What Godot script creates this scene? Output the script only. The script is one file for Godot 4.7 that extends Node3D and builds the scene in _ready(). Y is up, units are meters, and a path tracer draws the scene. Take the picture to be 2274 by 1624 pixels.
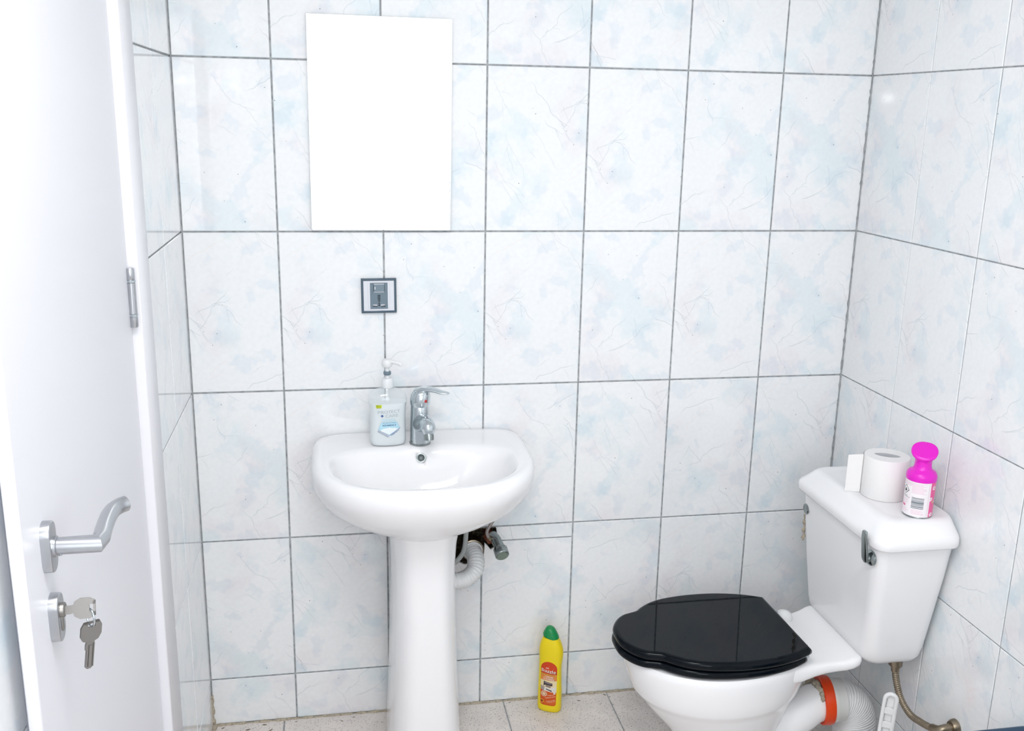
extends Node3D
# A small tiled washroom. Origin: the floor corner where the left and the back wall meet. x to the right, y up, z towards the camera. Metres.

const ROOM_X := 1.7105
const ROOM_Z := 3.0
const ROOM_Y := 2.45
const COLS := [0.0, 0.219, 0.469, 0.719, 0.969, 1.219, 1.469, 1.7105]
const ROWS := [0.0, 0.135, 0.5286, 0.9225, 1.3163, 1.7101, 2.104, 2.45]

var M := {}
var used := {}
var tile_cache := {}
var rng := RandomNumberGenerator.new()


# ------------------------------------------------------------------ geometry
class G:
	var p := PackedVector3Array()
	var u := PackedVector2Array()
	var s := PackedInt32Array()

	func tri(a: Vector3, b: Vector3, c: Vector3, g := -1, ua := Vector2.ZERO, ub := Vector2.ZERO, uc := Vector2.ZERO) -> void:
		if a.is_equal_approx(b) or b.is_equal_approx(c) or a.is_equal_approx(c):
			return
		p.append(a); p.append(b); p.append(c)
		u.append(ua); u.append(ub); u.append(uc)
		s.append(g)

	func quad(a: Vector3, b: Vector3, c: Vector3, d: Vector3, g := -1, ua := Vector2.ZERO, ub := Vector2.ZERO, uc := Vector2.ZERO, ud := Vector2.ZERO) -> void:
		tri(a, b, c, g, ua, ub, uc)
		tri(a, c, d, g, ua, uc, ud)

	# closed rings joined one after another; sharp: ring numbers where the shading breaks
	func loft(rings: Array, cap_a := true, cap_b := true, sharp := [], g0 := 0) -> G:
		var g := g0
		var n: int = rings[0].size()
		for j in rings.size() - 1:
			if j in sharp:
				g += 1
			var r0: PackedVector3Array = rings[j]
			var r1: PackedVector3Array = rings[j + 1]
			var v0 := float(j) / (rings.size() - 1)
			var v1 := float(j + 1) / (rings.size() - 1)
			for i in n:
				var k := (i + 1) % n
				quad(r0[i], r0[k], r1[k], r1[i], g, Vector2(float(i) / n, v0), Vector2(float(i + 1) / n, v0), Vector2(float(i + 1) / n, v1), Vector2(float(i) / n, v1))
		if cap_a:
			fan(rings[0], true)
		if cap_b:
			fan(rings[-1], false)
		return self

	func fan(r: PackedVector3Array, back: bool, g := -1) -> void:
		var c := Vector3.ZERO
		for q in r:
			c += q
		c /= r.size()
		for i in r.size():
			var k := (i + 1) % r.size()
			if back:
				tri(r[k], r[i], c, g)
			else:
				tri(r[i], r[k], c, g)

	# profile of (radius, height) turned about the y axis
	func lathe(prof: Array, n := 24) -> G:
		var rings := []
		var sharp := []
		for j in prof.size():
			var r := PackedVector3Array()
			var q: Vector2 = prof[j]
			for i in n:
				var a := TAU * i / n
				r.append(Vector3(q.x * cos(a), q.y, q.x * sin(a)))
			rings.append(r)
			if j > 0 and j < prof.size() - 1:
				var d0: Vector2 = (prof[j] - prof[j - 1]).normalized()
				var d1: Vector2 = (prof[j + 1] - prof[j]).normalized()
				if d0.dot(d1) < 0.72:
					sharp.append(j)
		loft(rings, prof[0].x > 1e-5, prof[-1].x > 1e-5, sharp)
		return self

	func tube(path: Array, rad, n := 12, caps := true, sharp := []) -> G:
		var rings := []
		var d0: Vector3 = (path[1] - path[0]).normalized()
		var side := d0.cross(Vector3.UP)
		if side.length() < 0.05:
			side = d0.cross(Vector3.RIGHT)
		side = side.normalized()
		for j in path.size():
			var a: Vector3 = path[max(j - 1, 0)]
			var b: Vector3 = path[min(j + 1, path.size() - 1)]
			var d := (b - a).normalized()
			side = (side - d * side.dot(d)).normalized()
			var up := side.cross(d)
			var r: float = rad[j] if rad is Array else rad
			var ring := PackedVector3Array()
			for i in n:
				var w := TAU * i / n
				var off := side * cos(w) * r + up * sin(w) * r
				if j in sharp:
					var fold: Vector3 = (path[j + 1] - path[j]).normalized() - (path[j] - path[j - 1]).normalized()
					var half := asin(clampf(fold.length() / 2.0, 0.0, 0.9))
					fold = fold.normalized()
					off += fold * off.dot(fold) * (1.0 / cos(half) - 1.0)
				ring.append(path[j] + off)
			rings.append(ring)
		return loft(rings, caps, caps, sharp)

	# a flat outline (x, y) with rounded edges, standing from z = 0 to z = depth
	func slab(poly: PackedVector2Array, depth: float, bevel := 0.0, seg := 3, both := true) -> G:
		var n := poly.size()
		var norm := PackedVector2Array()
		var turn := 0.0
		for i in n:
			turn += poly[i].cross(poly[(i + 1) % n])
		for i in n:
			var d0 := (poly[i] - poly[(i + n - 1) % n]).normalized()
			var d1 := (poly[(i + 1) % n] - poly[i]).normalized()
			var m := Vector2(d0.y, -d0.x) + Vector2(d1.y, -d1.x)
			m = m.normalized() / maxf(0.5, sqrt((1.0 + d0.dot(d1)) / 2.0))
			norm.append(m * signf(turn))
		var levels := []
		if bevel > 0.0:
			if both:
				for k in seg + 1:
					var w := PI / 2 * k / seg
					levels.append(Vector2(bevel * (1.0 - sin(w)), bevel * (1.0 - cos(w))))
			else:
				levels.append(Vector2(0, 0))
			for k in seg + 1:
				var w := PI / 2 * k / seg
				levels.append(Vector2(bevel * (1.0 - cos(w)), depth - bevel * (1.0 - sin(w))))
		else:
			levels = [Vector2(0, 0), Vector2(0, depth)]
		var rings := []
		for l in levels:
			var r := PackedVector3Array()
			for i in n:
				var q: Vector2 = poly[i] - norm[i] * l.x
				r.append(Vector3(q.x, q.y, l.y))
			rings.append(r)
		var smooth := bevel > 0.0
		for j in rings.size() - 1:
			for i in n:
				var k := (i + 1) % n
				quad(rings[j][i], rings[j][k], rings[j + 1][k], rings[j + 1][i], 0 if smooth else -1)
		for e in [0, rings.size() - 1]:
			var flat2 := PackedVector2Array()
			for q in rings[e]:
				flat2.append(Vector2(q.x, q.y))
			var ids := Geometry2D.triangulate_polygon(flat2)
			for t in range(0, ids.size(), 3):
				var a: Vector3 = rings[e][ids[t]]
				var b: Vector3 = rings[e][ids[t + 1]]
				var c: Vector3 = rings[e][ids[t + 2]]
				var up := (b - a).cross(c - a).z > 0.0
				var want: bool = e != 0
				if signf(turn) < 0:
					want = not want
				if up == want:
					tri(a, b, c)
				else:
					tri(a, c, b)
		return self

	func box(a: Vector3, b: Vector3, bevel := 0.0) -> G:
		var q := PackedVector2Array([Vector2(a.x, a.y), Vector2(b.x, a.y), Vector2(b.x, b.y), Vector2(a.x, b.y)])
		var o := G.new()
		if bevel > 0.0:
			o.slab(q, b.z - a.z, bevel, 2)
		else:
			o.slab(q, b.z - a.z)
		return add(o, Transform3D(Basis(), Vector3(0, 0, a.z)))

	func add(o: G, t := Transform3D()) -> G:
		for i in o.p.size():
			p.append(t * o.p[i])
			u.append(o.u[i])
		s.append_array(o.s)
		return self

	func mesh(keep := false) -> ArrayMesh:
		var vol := 0.0
		var mid := Vector3.ZERO
		for q in p:
			mid += q
		mid /= maxi(1, p.size())
		for i in range(0, p.size(), 3):
			vol += (p[i] - mid).dot((p[i + 1] - mid).cross(p[i + 2] - mid))
		var flip := vol > 0.0 and not keep
		var st := SurfaceTool.new()
		st.begin(Mesh.PRIMITIVE_TRIANGLES)
		for i in range(0, p.size(), 3):
			st.set_smooth_group(s[i / 3])
			for k in ([0, 2, 1] if flip else [0, 1, 2]):
				st.set_uv(u[i + k])
				st.add_vertex(p[i + k])
		st.generate_normals()
		st.index()
		return st.commit()


func rrect(hw: float, hh: float, r: float, n := 5, c := Vector2.ZERO) -> PackedVector2Array:
	var out := PackedVector2Array()
	for q in [[1, 1, 0.0], [-1, 1, PI / 2], [-1, -1, PI], [1, -1, PI * 1.5]]:
		for i in n + 1:
			var a: float = q[2] + PI / 2 * i / n
			out.append(c + Vector2(q[0] * (hw - r) + r * cos(a), q[1] * (hh - r) + r * sin(a)))
	return out


func flatring(poly: PackedVector2Array, y: float) -> PackedVector3Array:
	var r := PackedVector3Array()
	for q in poly:
		r.append(Vector3(q.x, y, q.y))
	return r


# outline in plan: half-width hw about cx, from zb to zf, widest at zc; nf and nb say how square the front and the back are
func oval(y: float, cx: float, hw: float, zb: float, zf: float, zc: float, nf := 2.0, nb := 2.0, n := 64) -> PackedVector3Array:
	var r := PackedVector3Array()
	for i in n:
		var a := TAU * (i + 0.5) / n
		var e := nf if sin(a) > 0 else nb
		var x := signf(cos(a)) * pow(absf(cos(a)), 2.0 / e) * hw
		var z := pow(absf(sin(a)), 2.0 / e)
		r.append(Vector3(cx + x, y, zc + z * (zf - zc) if sin(a) > 0 else zc - z * (zc - zb)))
	return r


func spline(points: Array, per := 8) -> Array:
	var c := Curve3D.new()
	for i in points.size():
		var t: Vector3 = (points[min(i + 1, points.size() - 1)] - points[max(i - 1, 0)]) / 6.0
		c.add_point(points[i], -t, t)
	var out := []
	for i in (points.size() - 1) * per + 1:
		out.append(c.sample(mini(i / per, points.size() - 2), float(i - per * mini(i / per, points.size() - 2)) / per))
	return out


# ------------------------------------------------------------------ nodes
func numbered(called: String) -> String:
	used[called] = used.get(called, -1) + 1
	return called if used[called] == 0 else "%s_%03d" % [called, used[called]]


func thing(called: String, label: String, category: String, at := Vector3.ZERO, turn := 0.0, group := "") -> Node3D:
	var o := Node3D.new()
	o.name = numbered(called)
	o.position = at
	o.rotation.y = turn
	o.set_meta("label", label)
	o.set_meta("category", category)
	if group:
		o.set_meta("group", group)
	add_child(o)
	return o


func part(parent: Node, called: String, g: G, m: Material, label := "", at := Vector3.ZERO, keep := false) -> MeshInstance3D:
	var o := MeshInstance3D.new()
	o.name = called
	o.mesh = g.mesh(keep)
	o.material_override = m
	o.position = at
	if label:
		o.set_meta("label", label)
	parent.add_child(o, true)
	return o


# the same, with holes cut out of it: each hole is [centre, size, turn about x] for a box, or [centre, radius, depth, turn about x] for a bore
func pierced(parent: Node, called: String, g: G, m: Material, holes: Array, label := "", at := Vector3.ZERO) -> CSGMesh3D:
	var o := CSGMesh3D.new()
	o.name = called
	o.mesh = g.mesh()
	o.material = m
	o.position = at
	if label:
		o.set_meta("label", label)
	for h in holes:
		var c: CSGShape3D
		if h[1] is Vector3:
			c = CSGBox3D.new()
			c.size = h[1]
			c.rotation.x = h[2]
		else:
			c = CSGCylinder3D.new()
			c.radius = h[1]
			c.height = h[2]
			c.sides = 28
			c.rotation.x = h[3]
		c.name = "hole"
		c.operation = CSGShape3D.OPERATION_SUBTRACTION
		c.material = m
		c.position = h[0]
		o.add_child(c, true)
	parent.add_child(o, true)
	return o


func setting(called: String, g: G, m: Material, label: String, category: String) -> MeshInstance3D:
	var o := part(self, called, g, m)
	o.set_meta("kind", "structure")
	o.set_meta("label", label)
	o.set_meta("category", category)
	return o


func mat(called: String, c: Color, rough := 0.5, metal := 0.0, spec := 0.5) -> StandardMaterial3D:
	var m := StandardMaterial3D.new()
	m.resource_name = called
	m.albedo_color = c
	m.roughness = rough
	m.metallic = metal
	m.metallic_specular = spec
	M[called] = m
	return m


func rgb(r: float, g: float, b: float) -> Color:
	return Color(r / 255.0, g / 255.0, b / 255.0)


# ------------------------------------------------------------------ computed prints
func noise(freq: float, seed_: int, octaves := 3) -> FastNoiseLite:
	var n := FastNoiseLite.new()
	n.noise_type = FastNoiseLite.TYPE_SIMPLEX_SMOOTH
	n.frequency = freq
	n.seed = seed_
	n.fractal_octaves = octaves
	return n


func marble(size: int) -> Image:
	var warp := noise(0.004, 7, 4)
	warp.domain_warp_enabled = true
	warp.domain_warp_amplitude = 60.0
	warp.domain_warp_frequency = 0.006
	var a := warp.get_image(size, size).get_data()
	warp.seed = 19
	warp.frequency = 0.0075
	var b := warp.get_image(size, size).get_data()
	warp.seed = 31
	warp.frequency = 0.003
	var c := warp.get_image(size, size).get_data()
	var fine := noise(0.05, 3, 3).get_image(size, size).get_data()
	var out := PackedByteArray()
	out.resize(size * size * 3)
	for i in size * size:
		var blue := smoothstep(140.0, 215.0, a[i])
		var spot := smoothstep(150.0, 200.0, b[i])
		var warm := smoothstep(140.0, 230.0, c[i])
		var f := (fine[i] - 128.0) * 0.018
		out[i * 3] = int(clampf(247.0 - blue * 12.0 - spot * 9.0 - warm * 3.0 + f, 0, 255))
		out[i * 3 + 1] = int(clampf(249.0 - blue * 5.0 - spot * 6.0 - warm * 6.0 + f, 0, 255))
		out[i * 3 + 2] = int(clampf(251.0 - blue * 3.0 - spot * 3.0 - warm * 5.0 + f, 0, 255))
	var im := Image.create_from_data(size, size, false, Image.FORMAT_RGB8, out)
	var r := RandomNumberGenerator.new()
	r.seed = 5
	for v in 84:
		var q := Vector2(r.randf() * size, r.randf() * size)
		var cream := v % 6 == 5
		var way := r.randf_range(0.7, 1.25) if not cream else r.randf_range(-0.9, -0.6)
		if v % 4 == 1:
			way = r.randf_range(-0.9, -0.3)
		var length := r.randi_range(40, 210)
		var colour := Color(0.97, 0.955, 0.91) if cream else Color(0.56, 0.63, 0.67)
		var strength := r.randf_range(0.06, 0.24)
		var bend := 0.0
		for k in length:
			bend = bend * 0.88 + r.randf_range(-0.26, 0.26)
			q += Vector2(cos(way + bend), sin(way + bend))
			var fade := strength * minf(1.0, minf(k, length - k) / 25.0) * r.randf_range(0.5, 1.0)
			stamp(im, q, 0.9 if not cream else 1.4, colour, fade)
			if not cream and r.randf() < 0.006:
				var e := q
				var w2 := way + r.randf_range(-1.2, 1.2)
				for k2 in r.randi_range(20, 70):
					e += Vector2(cos(w2), sin(w2)) + Vector2(r.randf_range(-0.4, 0.4), r.randf_range(-0.4, 0.4))
					stamp(im, e, 0.8, colour, strength * 0.6)
	for v in 45:
		stamp(im, Vector2(r.randf() * size, r.randf() * size), r.randf_range(0.6, 1.3), Color(0.2, 0.22, 0.22), 0.8)
	return im


func stamp(im: Image, q: Vector2, rad: float, c: Color, alpha: float) -> void:
	for y in range(floori(q.y - rad), ceili(q.y + rad) + 1):
		for x in range(floori(q.x - rad), ceili(q.x + rad) + 1):
			if x < 0 or y < 0 or x >= im.get_width() or y >= im.get_height():
				continue
			var k := clampf(rad + 0.5 - Vector2(x, y).distance_to(q), 0.0, 1.0) * alpha
			if k > 0.0:
				var old := im.get_pixel(x, y)
				im.set_pixel(x, y, Color(lerpf(old.r, c.r, k), lerpf(old.g, c.g, k), lerpf(old.b, c.b, k), maxf(old.a, k) if old.a < 1.0 else 1.0))


func speckled(size: int) -> Image:
	var a := noise(0.008, 11, 4).get_image(size, size).get_data()
	var f := noise(0.22, 12, 2).get_image(size, size).get_data()
	var out := PackedByteArray()
	out.resize(size * size * 3)
	for i in size * size:
		var v := (a[i] - 128.0) * 0.07 + (f[i] - 128.0) * 0.13
		out[i * 3] = int(clampf(233.0 + v, 0, 255))
		out[i * 3 + 1] = int(clampf(226.0 + v, 0, 255))
		out[i * 3 + 2] = int(clampf(221.0 + v * 0.95, 0, 255))
	var im := Image.create_from_data(size, size, false, Image.FORMAT_RGB8, out)
	var r := RandomNumberGenerator.new()
	r.seed = 8
	for k in 3600:
		var c: Color = [Color(0.30, 0.28, 0.28), Color(0.5, 0.45, 0.42), Color(0.62, 0.58, 0.6), Color(0.92, 0.9, 0.88)][r.randi() % 4]
		var q := Vector2(r.randf() * size, r.randf() * size)
		var d := Vector2.from_angle(r.randf() * TAU)
		for t in r.randi_range(1, 3):
			stamp(im, q + d * t, r.randf_range(0.5, 1.0), c, r.randf_range(0.4, 0.9))
	return im


func grainy(size: int, c: Color, amount: float, freq: float, seed_: int) -> ImageTexture:
	var a := noise(freq, seed_, 4).get_image(size, size).get_data()
	var im := Image.create_empty(size, size, false, Image.FORMAT_RGB8)
	for y in size:
		for x in size:
			var v := 1.0 + (a[y * size + x] - 128.0) / 128.0 * amount
			im.set_pixel(x, y, Color(minf(1, c.r * v), minf(1, c.g * v), minf(1, c.b * v)))
	return ImageTexture.create_from_image(im)


# letters drawn into a picture: centre, height of a capital, turn in radians
func letters(im: Image, text: String, at: Vector2, cap: float, colour: Color, turn := 0.0, bold := true, width := 0.0, alpha := 1.0, serif := false) -> void:
	var f := SystemFont.new()
	f.font_names = ["Droid Serif" if serif else "Droid Sans"]
	f.font_weight = 700 if bold else 400
	var t := TextMesh.new()
	t.text = text
	t.font = f
	t.font_size = 64
	t.pixel_size = 0.01
	t.depth = 0.02
	t.curve_step = 1.0
	var arr := t.get_mesh_arrays()
	var v: PackedVector3Array = arr[Mesh.ARRAY_VERTEX]
	var nrm: PackedVector3Array = arr[Mesh.ARRAY_NORMAL]
	var ids: PackedInt32Array = arr[Mesh.ARRAY_INDEX] if arr[Mesh.ARRAY_INDEX] != null else PackedInt32Array(range(v.size()))
	var lo := Vector2(1e9, 1e9)
	var hi := -lo
	for q in v:
		lo = lo.min(Vector2(q.x, q.y))
		hi = hi.max(Vector2(q.x, q.y))
	var k := cap / 0.46
	var kx := width / (hi.x - lo.x) if width > 0.0 else k
	var mid := (lo + hi) / 2.0
	for i in range(0, ids.size(), 3):
		if nrm[ids[i]].z < 0.5:
			continue
		var tri := PackedVector2Array()
		for j in 3:
			var q := v[ids[i + j]]
			tri.append(at + Vector2((q.x - mid.x) * kx, -(q.y - mid.y) * k).rotated(turn))
		fill(im, tri, colour, alpha)


func fill(im: Image, poly: PackedVector2Array, c: Color, alpha := 1.0) -> void:
	var lo := poly[0]
	var hi := poly[0]
	for q in poly:
		lo = lo.min(q)
		hi = hi.max(q)
	for y in range(maxi(0, floori(lo.y)), mini(im.get_height(), ceili(hi.y) + 1)):
		for x in range(maxi(0, floori(lo.x)), mini(im.get_width(), ceili(hi.x) + 1)):
			var cover := 0.0
			for sy in [0.17, 0.5, 0.83]:
				for sx in [0.17, 0.5, 0.83]:
					if Geometry2D.is_point_in_polygon(Vector2(x + sx, y + sy), poly):
						cover += 1.0 / 9.0
			if cover > 0.0:
				var o := im.get_pixel(x, y)
				var w := cover * alpha
				var na := minf(1.0, o.a + w * (1.0 - o.a)) if o.a < 1.0 else 1.0
				var mixed := c if o.a <= 0.0 else Color(lerpf(o.r, c.r, w), lerpf(o.g, c.g, w), lerpf(o.b, c.b, w))
				im.set_pixel(x, y, Color(mixed.r, mixed.g, mixed.b, na))


func disc(c: Vector2, r: float, n := 24) -> PackedVector2Array:
	var out := PackedVector2Array()
	for i in n:
		out.append(c + Vector2.from_angle(TAU * i / n) * r)
	return out


func bar(a: Vector2, b: Vector2) -> PackedVector2Array:
	return PackedVector2Array([a, Vector2(b.x, a.y), b, Vector2(a.x, b.y)])


# print too small to read: a row of short strokes
func strokes(im: Image, from: Vector2, to: Vector2, tall: float, n: int, colour: Color) -> void:
	var d := (to - from) / n
	var up := d.orthogonal().normalized() * tall / 2
	for i in n:
		if i % 5 == 4:
			continue
		var a := from + d * i
		fill(im, PackedVector2Array([a - up, a + d * 0.7 - up, a + d * 0.7 + up, a + up]), colour, 0.8)


func printed(called: String, im: Image, rough := 0.35, clear := false) -> StandardMaterial3D:
	var m := mat(called, Color.WHITE, rough)
	m.albedo_texture = ImageTexture.create_from_image(im)
	m.texture_repeat = false
	if clear:
		m.transparency = BaseMaterial3D.TRANSPARENCY_ALPHA
	return m


# ------------------------------------------------------------------ the place
func _ready() -> void:
	rng.seed = 20
	camera_and_light()
	materials()
	walls()
	ceiling_and_floor()
	door()
	window()
	lamps()
	mirror()
	basin()
	tap()
	plumbing()
	toilet()
	cistern()
	toilet_drain()
	water_hose()
	socket()
	soap()
	cleaner()
	paper()
	spray()
	brush()
	bin()


func camera_and_light() -> void:
	var cam := Camera3D.new()
	cam.name = "camera"
	cam.fov = 40.935
	cam.near = 0.02
	cam.transform = Transform3D(Basis(Vector3(0.9844, 0.0190, 0.1749), Vector3(0.0254, 0.9685, -0.2478), Vector3(-0.1741, 0.2484, 0.9529)).orthonormalized(), Vector3(0.3541, 1.5974, 2.3972))
	add_child(cam)
	cam.current = true
	var env := Environment.new()
	env.background_mode = Environment.BG_COLOR
	env.background_color = Color(0.75, 0.82, 0.9)
	env.tonemap_mode = Environment.TONE_MAPPER_LINEAR
	env.tonemap_exposure = 1.24
	env.sdfgi_enabled = true
	env.ssao_enabled = true
	env.ssil_enabled = true
	var we := WorldEnvironment.new()
	we.environment = env
	add_child(we)
	# the ceiling panel
	var a := AreaLight3D.new()
	a.name = "ceiling_lamp_glow"
	a.area_size = Vector2(0.56, 0.56)
	a.light_energy = 1.08
	a.light_color = Color(1.0, 0.99, 0.985)
	a.shadow_enabled = true
	a.area_range = 8.0
	a.position = Vector3(0.42, ROOM_Y - 0.062, 1.74)
	a.rotation.x = -PI / 2
	add_child(a)
	# daylight through the frosted window behind the camera
	var w := AreaLight3D.new()
	w.name = "window_daylight"
	w.area_size = Vector2(0.73, 1.09)
	w.light_energy = 0.42
	w.light_color = Color(0.97, 0.985, 1.0)
	w.shadow_enabled = true
	w.area_range = 8.0
	w.position = Vector3(0.6035, 1.5125, ROOM_Z - 0.005)
	add_child(w)


func materials() -> void:
	var print_ := ImageTexture.create_from_image(marble(1024))
	var t := mat("glazed_marble_print", Color.WHITE, 0.04)
	t.albedo_texture = print_
	var gr := mat("grout", Color.WHITE, 0.9)
	gr.albedo_texture = grainy(256, rgb(162, 166, 169), 0.16, 0.05, 41)
	gr.uv1_triplanar = true
	gr.uv1_world_triplanar = true
	gr.uv1_scale = Vector3(4, 4, 4)
	var fl := mat("speckled_floor_tile", Color.WHITE, 0.3)
	fl.albedo_texture = ImageTexture.create_from_image(speckled(512))
	var dirt := mat("dirty_sealant", Color.WHITE, 0.85)
	dirt.albedo_texture = grainy(128, rgb(178, 168, 150), 0.25, 0.07, 4)
	dirt.uv1_triplanar = true
	dirt.uv1_scale = Vector3(14, 14, 14)
	var cavity := mat("bare_mortar", Color.WHITE, 0.95)
	cavity.albedo_texture = grainy(128, rgb(84, 76, 62), 0.7, 0.08, 9)
	cavity.uv1_triplanar = true
	cavity.uv1_scale = Vector3(10, 10, 10)
	mat("grey_hose", rgb(168, 172, 170), 0.5)
	mat("dull_pewter", rgb(166, 158, 156), 0.38, 0.8)
	mat("dry_dirt", rgb(128, 116, 98), 0.9)
	mat("ceramic", rgb(249, 249, 251), 0.09)
	mat("ceiling_paint", rgb(249, 249, 249), 0.8)
	mat("door_paint", rgb(236, 236, 242), 0.38)
	mat("frame_paint", rgb(238, 238, 243), 0.38)
	mat("brushed_steel", rgb(190, 192, 196), 0.28, 1.0)
	mat("chrome", rgb(198, 206, 210), 0.07, 1.0)
	mat("dull_chrome", rgb(150, 158, 158), 0.2, 1.0)
	mat("key_nickel", rgb(150, 147, 144), 0.42, 1.0)
	mat("overflow_grey", rgb(96, 106, 108), 0.45)
	mat("black_lacquer", rgb(5, 13, 20), 0.012, 0.0, 0.275)
	mat("white_plastic", rgb(238, 239, 240), 0.35)
	mat("grey_white_plastic", rgb(214, 215, 212), 0.42)
	mat("orange_rubber", rgb(226, 66, 10), 0.38)
	mat("rust_brass", rgb(116, 62, 40), 0.55, 0.4)
	mat("old_nickel", rgb(150, 138, 120), 0.36, 1.0)
	mat("braided_steel", rgb(152, 140, 122), 0.4, 0.9)
	mat("green_plastic", rgb(112, 128, 44), 0.4)
	mat("paper", rgb(246, 245, 245), 0.95)
	mat("card", rgb(205, 207, 212), 0.9)
	mat("yellow_plastic", rgb(247, 222, 18), 0.33)
	mat("green_cap", rgb(4, 142, 74), 0.3)
	mat("magenta_plastic", rgb(236, 28, 206), 0.28)
	mat("blue_plastic", rgb(48, 74, 98), 0.4)
	mat("slate_frame", rgb(72, 92, 108), 0.3)
	mat("slate_module", rgb(112, 130, 143), 0.4)
	mat("plate_white", rgb(226, 229, 236), 0.3)
	mat("red_dot", rgb(190, 40, 44), 0.3)
	mat("cyan_residue", rgb(20, 150, 200), 0.7)
	mat("silver_glass", rgb(244, 247, 247), 0.012, 1.0)
	mat("glass_edge", rgb(222, 236, 234), 0.12)
	var clear := mat("clear_plastic", Color(0.93, 0.98, 1.0, 0.14), 0.06)
	clear.transparency = BaseMaterial3D.TRANSPARENCY_ALPHA
	mat("hand_soap", rgb(236, 242, 244), 0.35)
	mat("milky_plastic", rgb(232, 236, 238), 0.3)
	var glow := mat("lamp_diffuser", rgb(250, 250, 248), 0.6)
	glow.emission_enabled = true
	glow.emission = Color(1.0, 0.99, 0.985)
	glow.emission_energy_multiplier = 1.0
	var pane := mat("frosted_daylight_pane", rgb(240, 244, 246), 0.5)
	pane.emission_enabled = true
	pane.emission = Color(0.97, 0.99, 1.0)
	pane.emission_energy_multiplier = 1.3
	var led := mat("phone_lamp_glow", rgb(250, 250, 250), 0.5)
	led.emission_enabled = true
	led.emission = Color(1.0, 0.99, 0.97)
	led.emission_energy_multiplier = 30.0


# one glazed tile: front face at z = 0, its corner at the origin
func tile_mesh(w: float, h: float, kind: int, span: float, cut := PackedVector2Array()) -> ArrayMesh:
	var key := "%.3f %.3f %d %.2f" % [w, h, kind, span]
	if tile_cache.has(key) and cut.is_empty():
		return tile_cache[key]
	var r := RandomNumberGenerator.new()
	r.seed = 100 + kind
	var off := Vector2(r.randf() * (1.0 - 0.27 / span), r.randf() * (1.0 - 0.42 / span))
	if span < 0.5:
		off = Vector2(r.randf(), r.randf()) * (1.0 - 0.3 / span)
	var g := G.new()
	var poly := cut if not cut.is_empty() else PackedVector2Array([Vector2(0, 0), Vector2(w, 0), Vector2(w, h), Vector2(0, h)])
	g.slab(poly, 0.007, 0.0013, 1, false)
	for i in g.p.size():
		g.u[i] = off + Vector2(g.p[i].x, -g.p[i].y + 0.40) / span
		g.p[i].z -= 0.007
	for i in g.s.size():
		g.s[i] = -1
	var m := g.mesh()
	if cut.is_empty():
		tile_cache[key] = m
	return m


func lay(parent: Node3D, basis_: Basis, origin: Vector3, us: Array, vs: Array, m: Material, span: float, kinds: int, skip := [], gap := 0.0042, called := "tile") -> void:
	for i in us.size() - 1:
		for j in vs.size() - 1:
			var a := Vector2(us[i] + gap / 2, vs[j] + gap / 2)
			var b := Vector2(us[i + 1] - gap / 2, vs[j + 1] - gap / 2)
			var mid := (a + b) / 2
			var out := false
			for s in skip:
				if s.has_point(mid):
					out = true
			if out or b.x - a.x < 0.02 or b.y - a.y < 0.02:
				continue
			var o := MeshInstance3D.new()
			o.name = called
			o.mesh = tile_mesh(snappedf(b.x - a.x, 0.001), snappedf(b.y - a.y, 0.001), rng.randi() % kinds, span)
			o.material_override = m
			var tilt := Basis(basis_.y, rng.randf_range(-0.0012, 0.0012)) * Basis(basis_.x, rng.randf_range(-0.0012, 0.0012))
			o.transform = Transform3D(tilt * basis_, origin + basis_ * Vector3(a.x, a.y, 0))
			parent.add_child(o, true)


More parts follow.
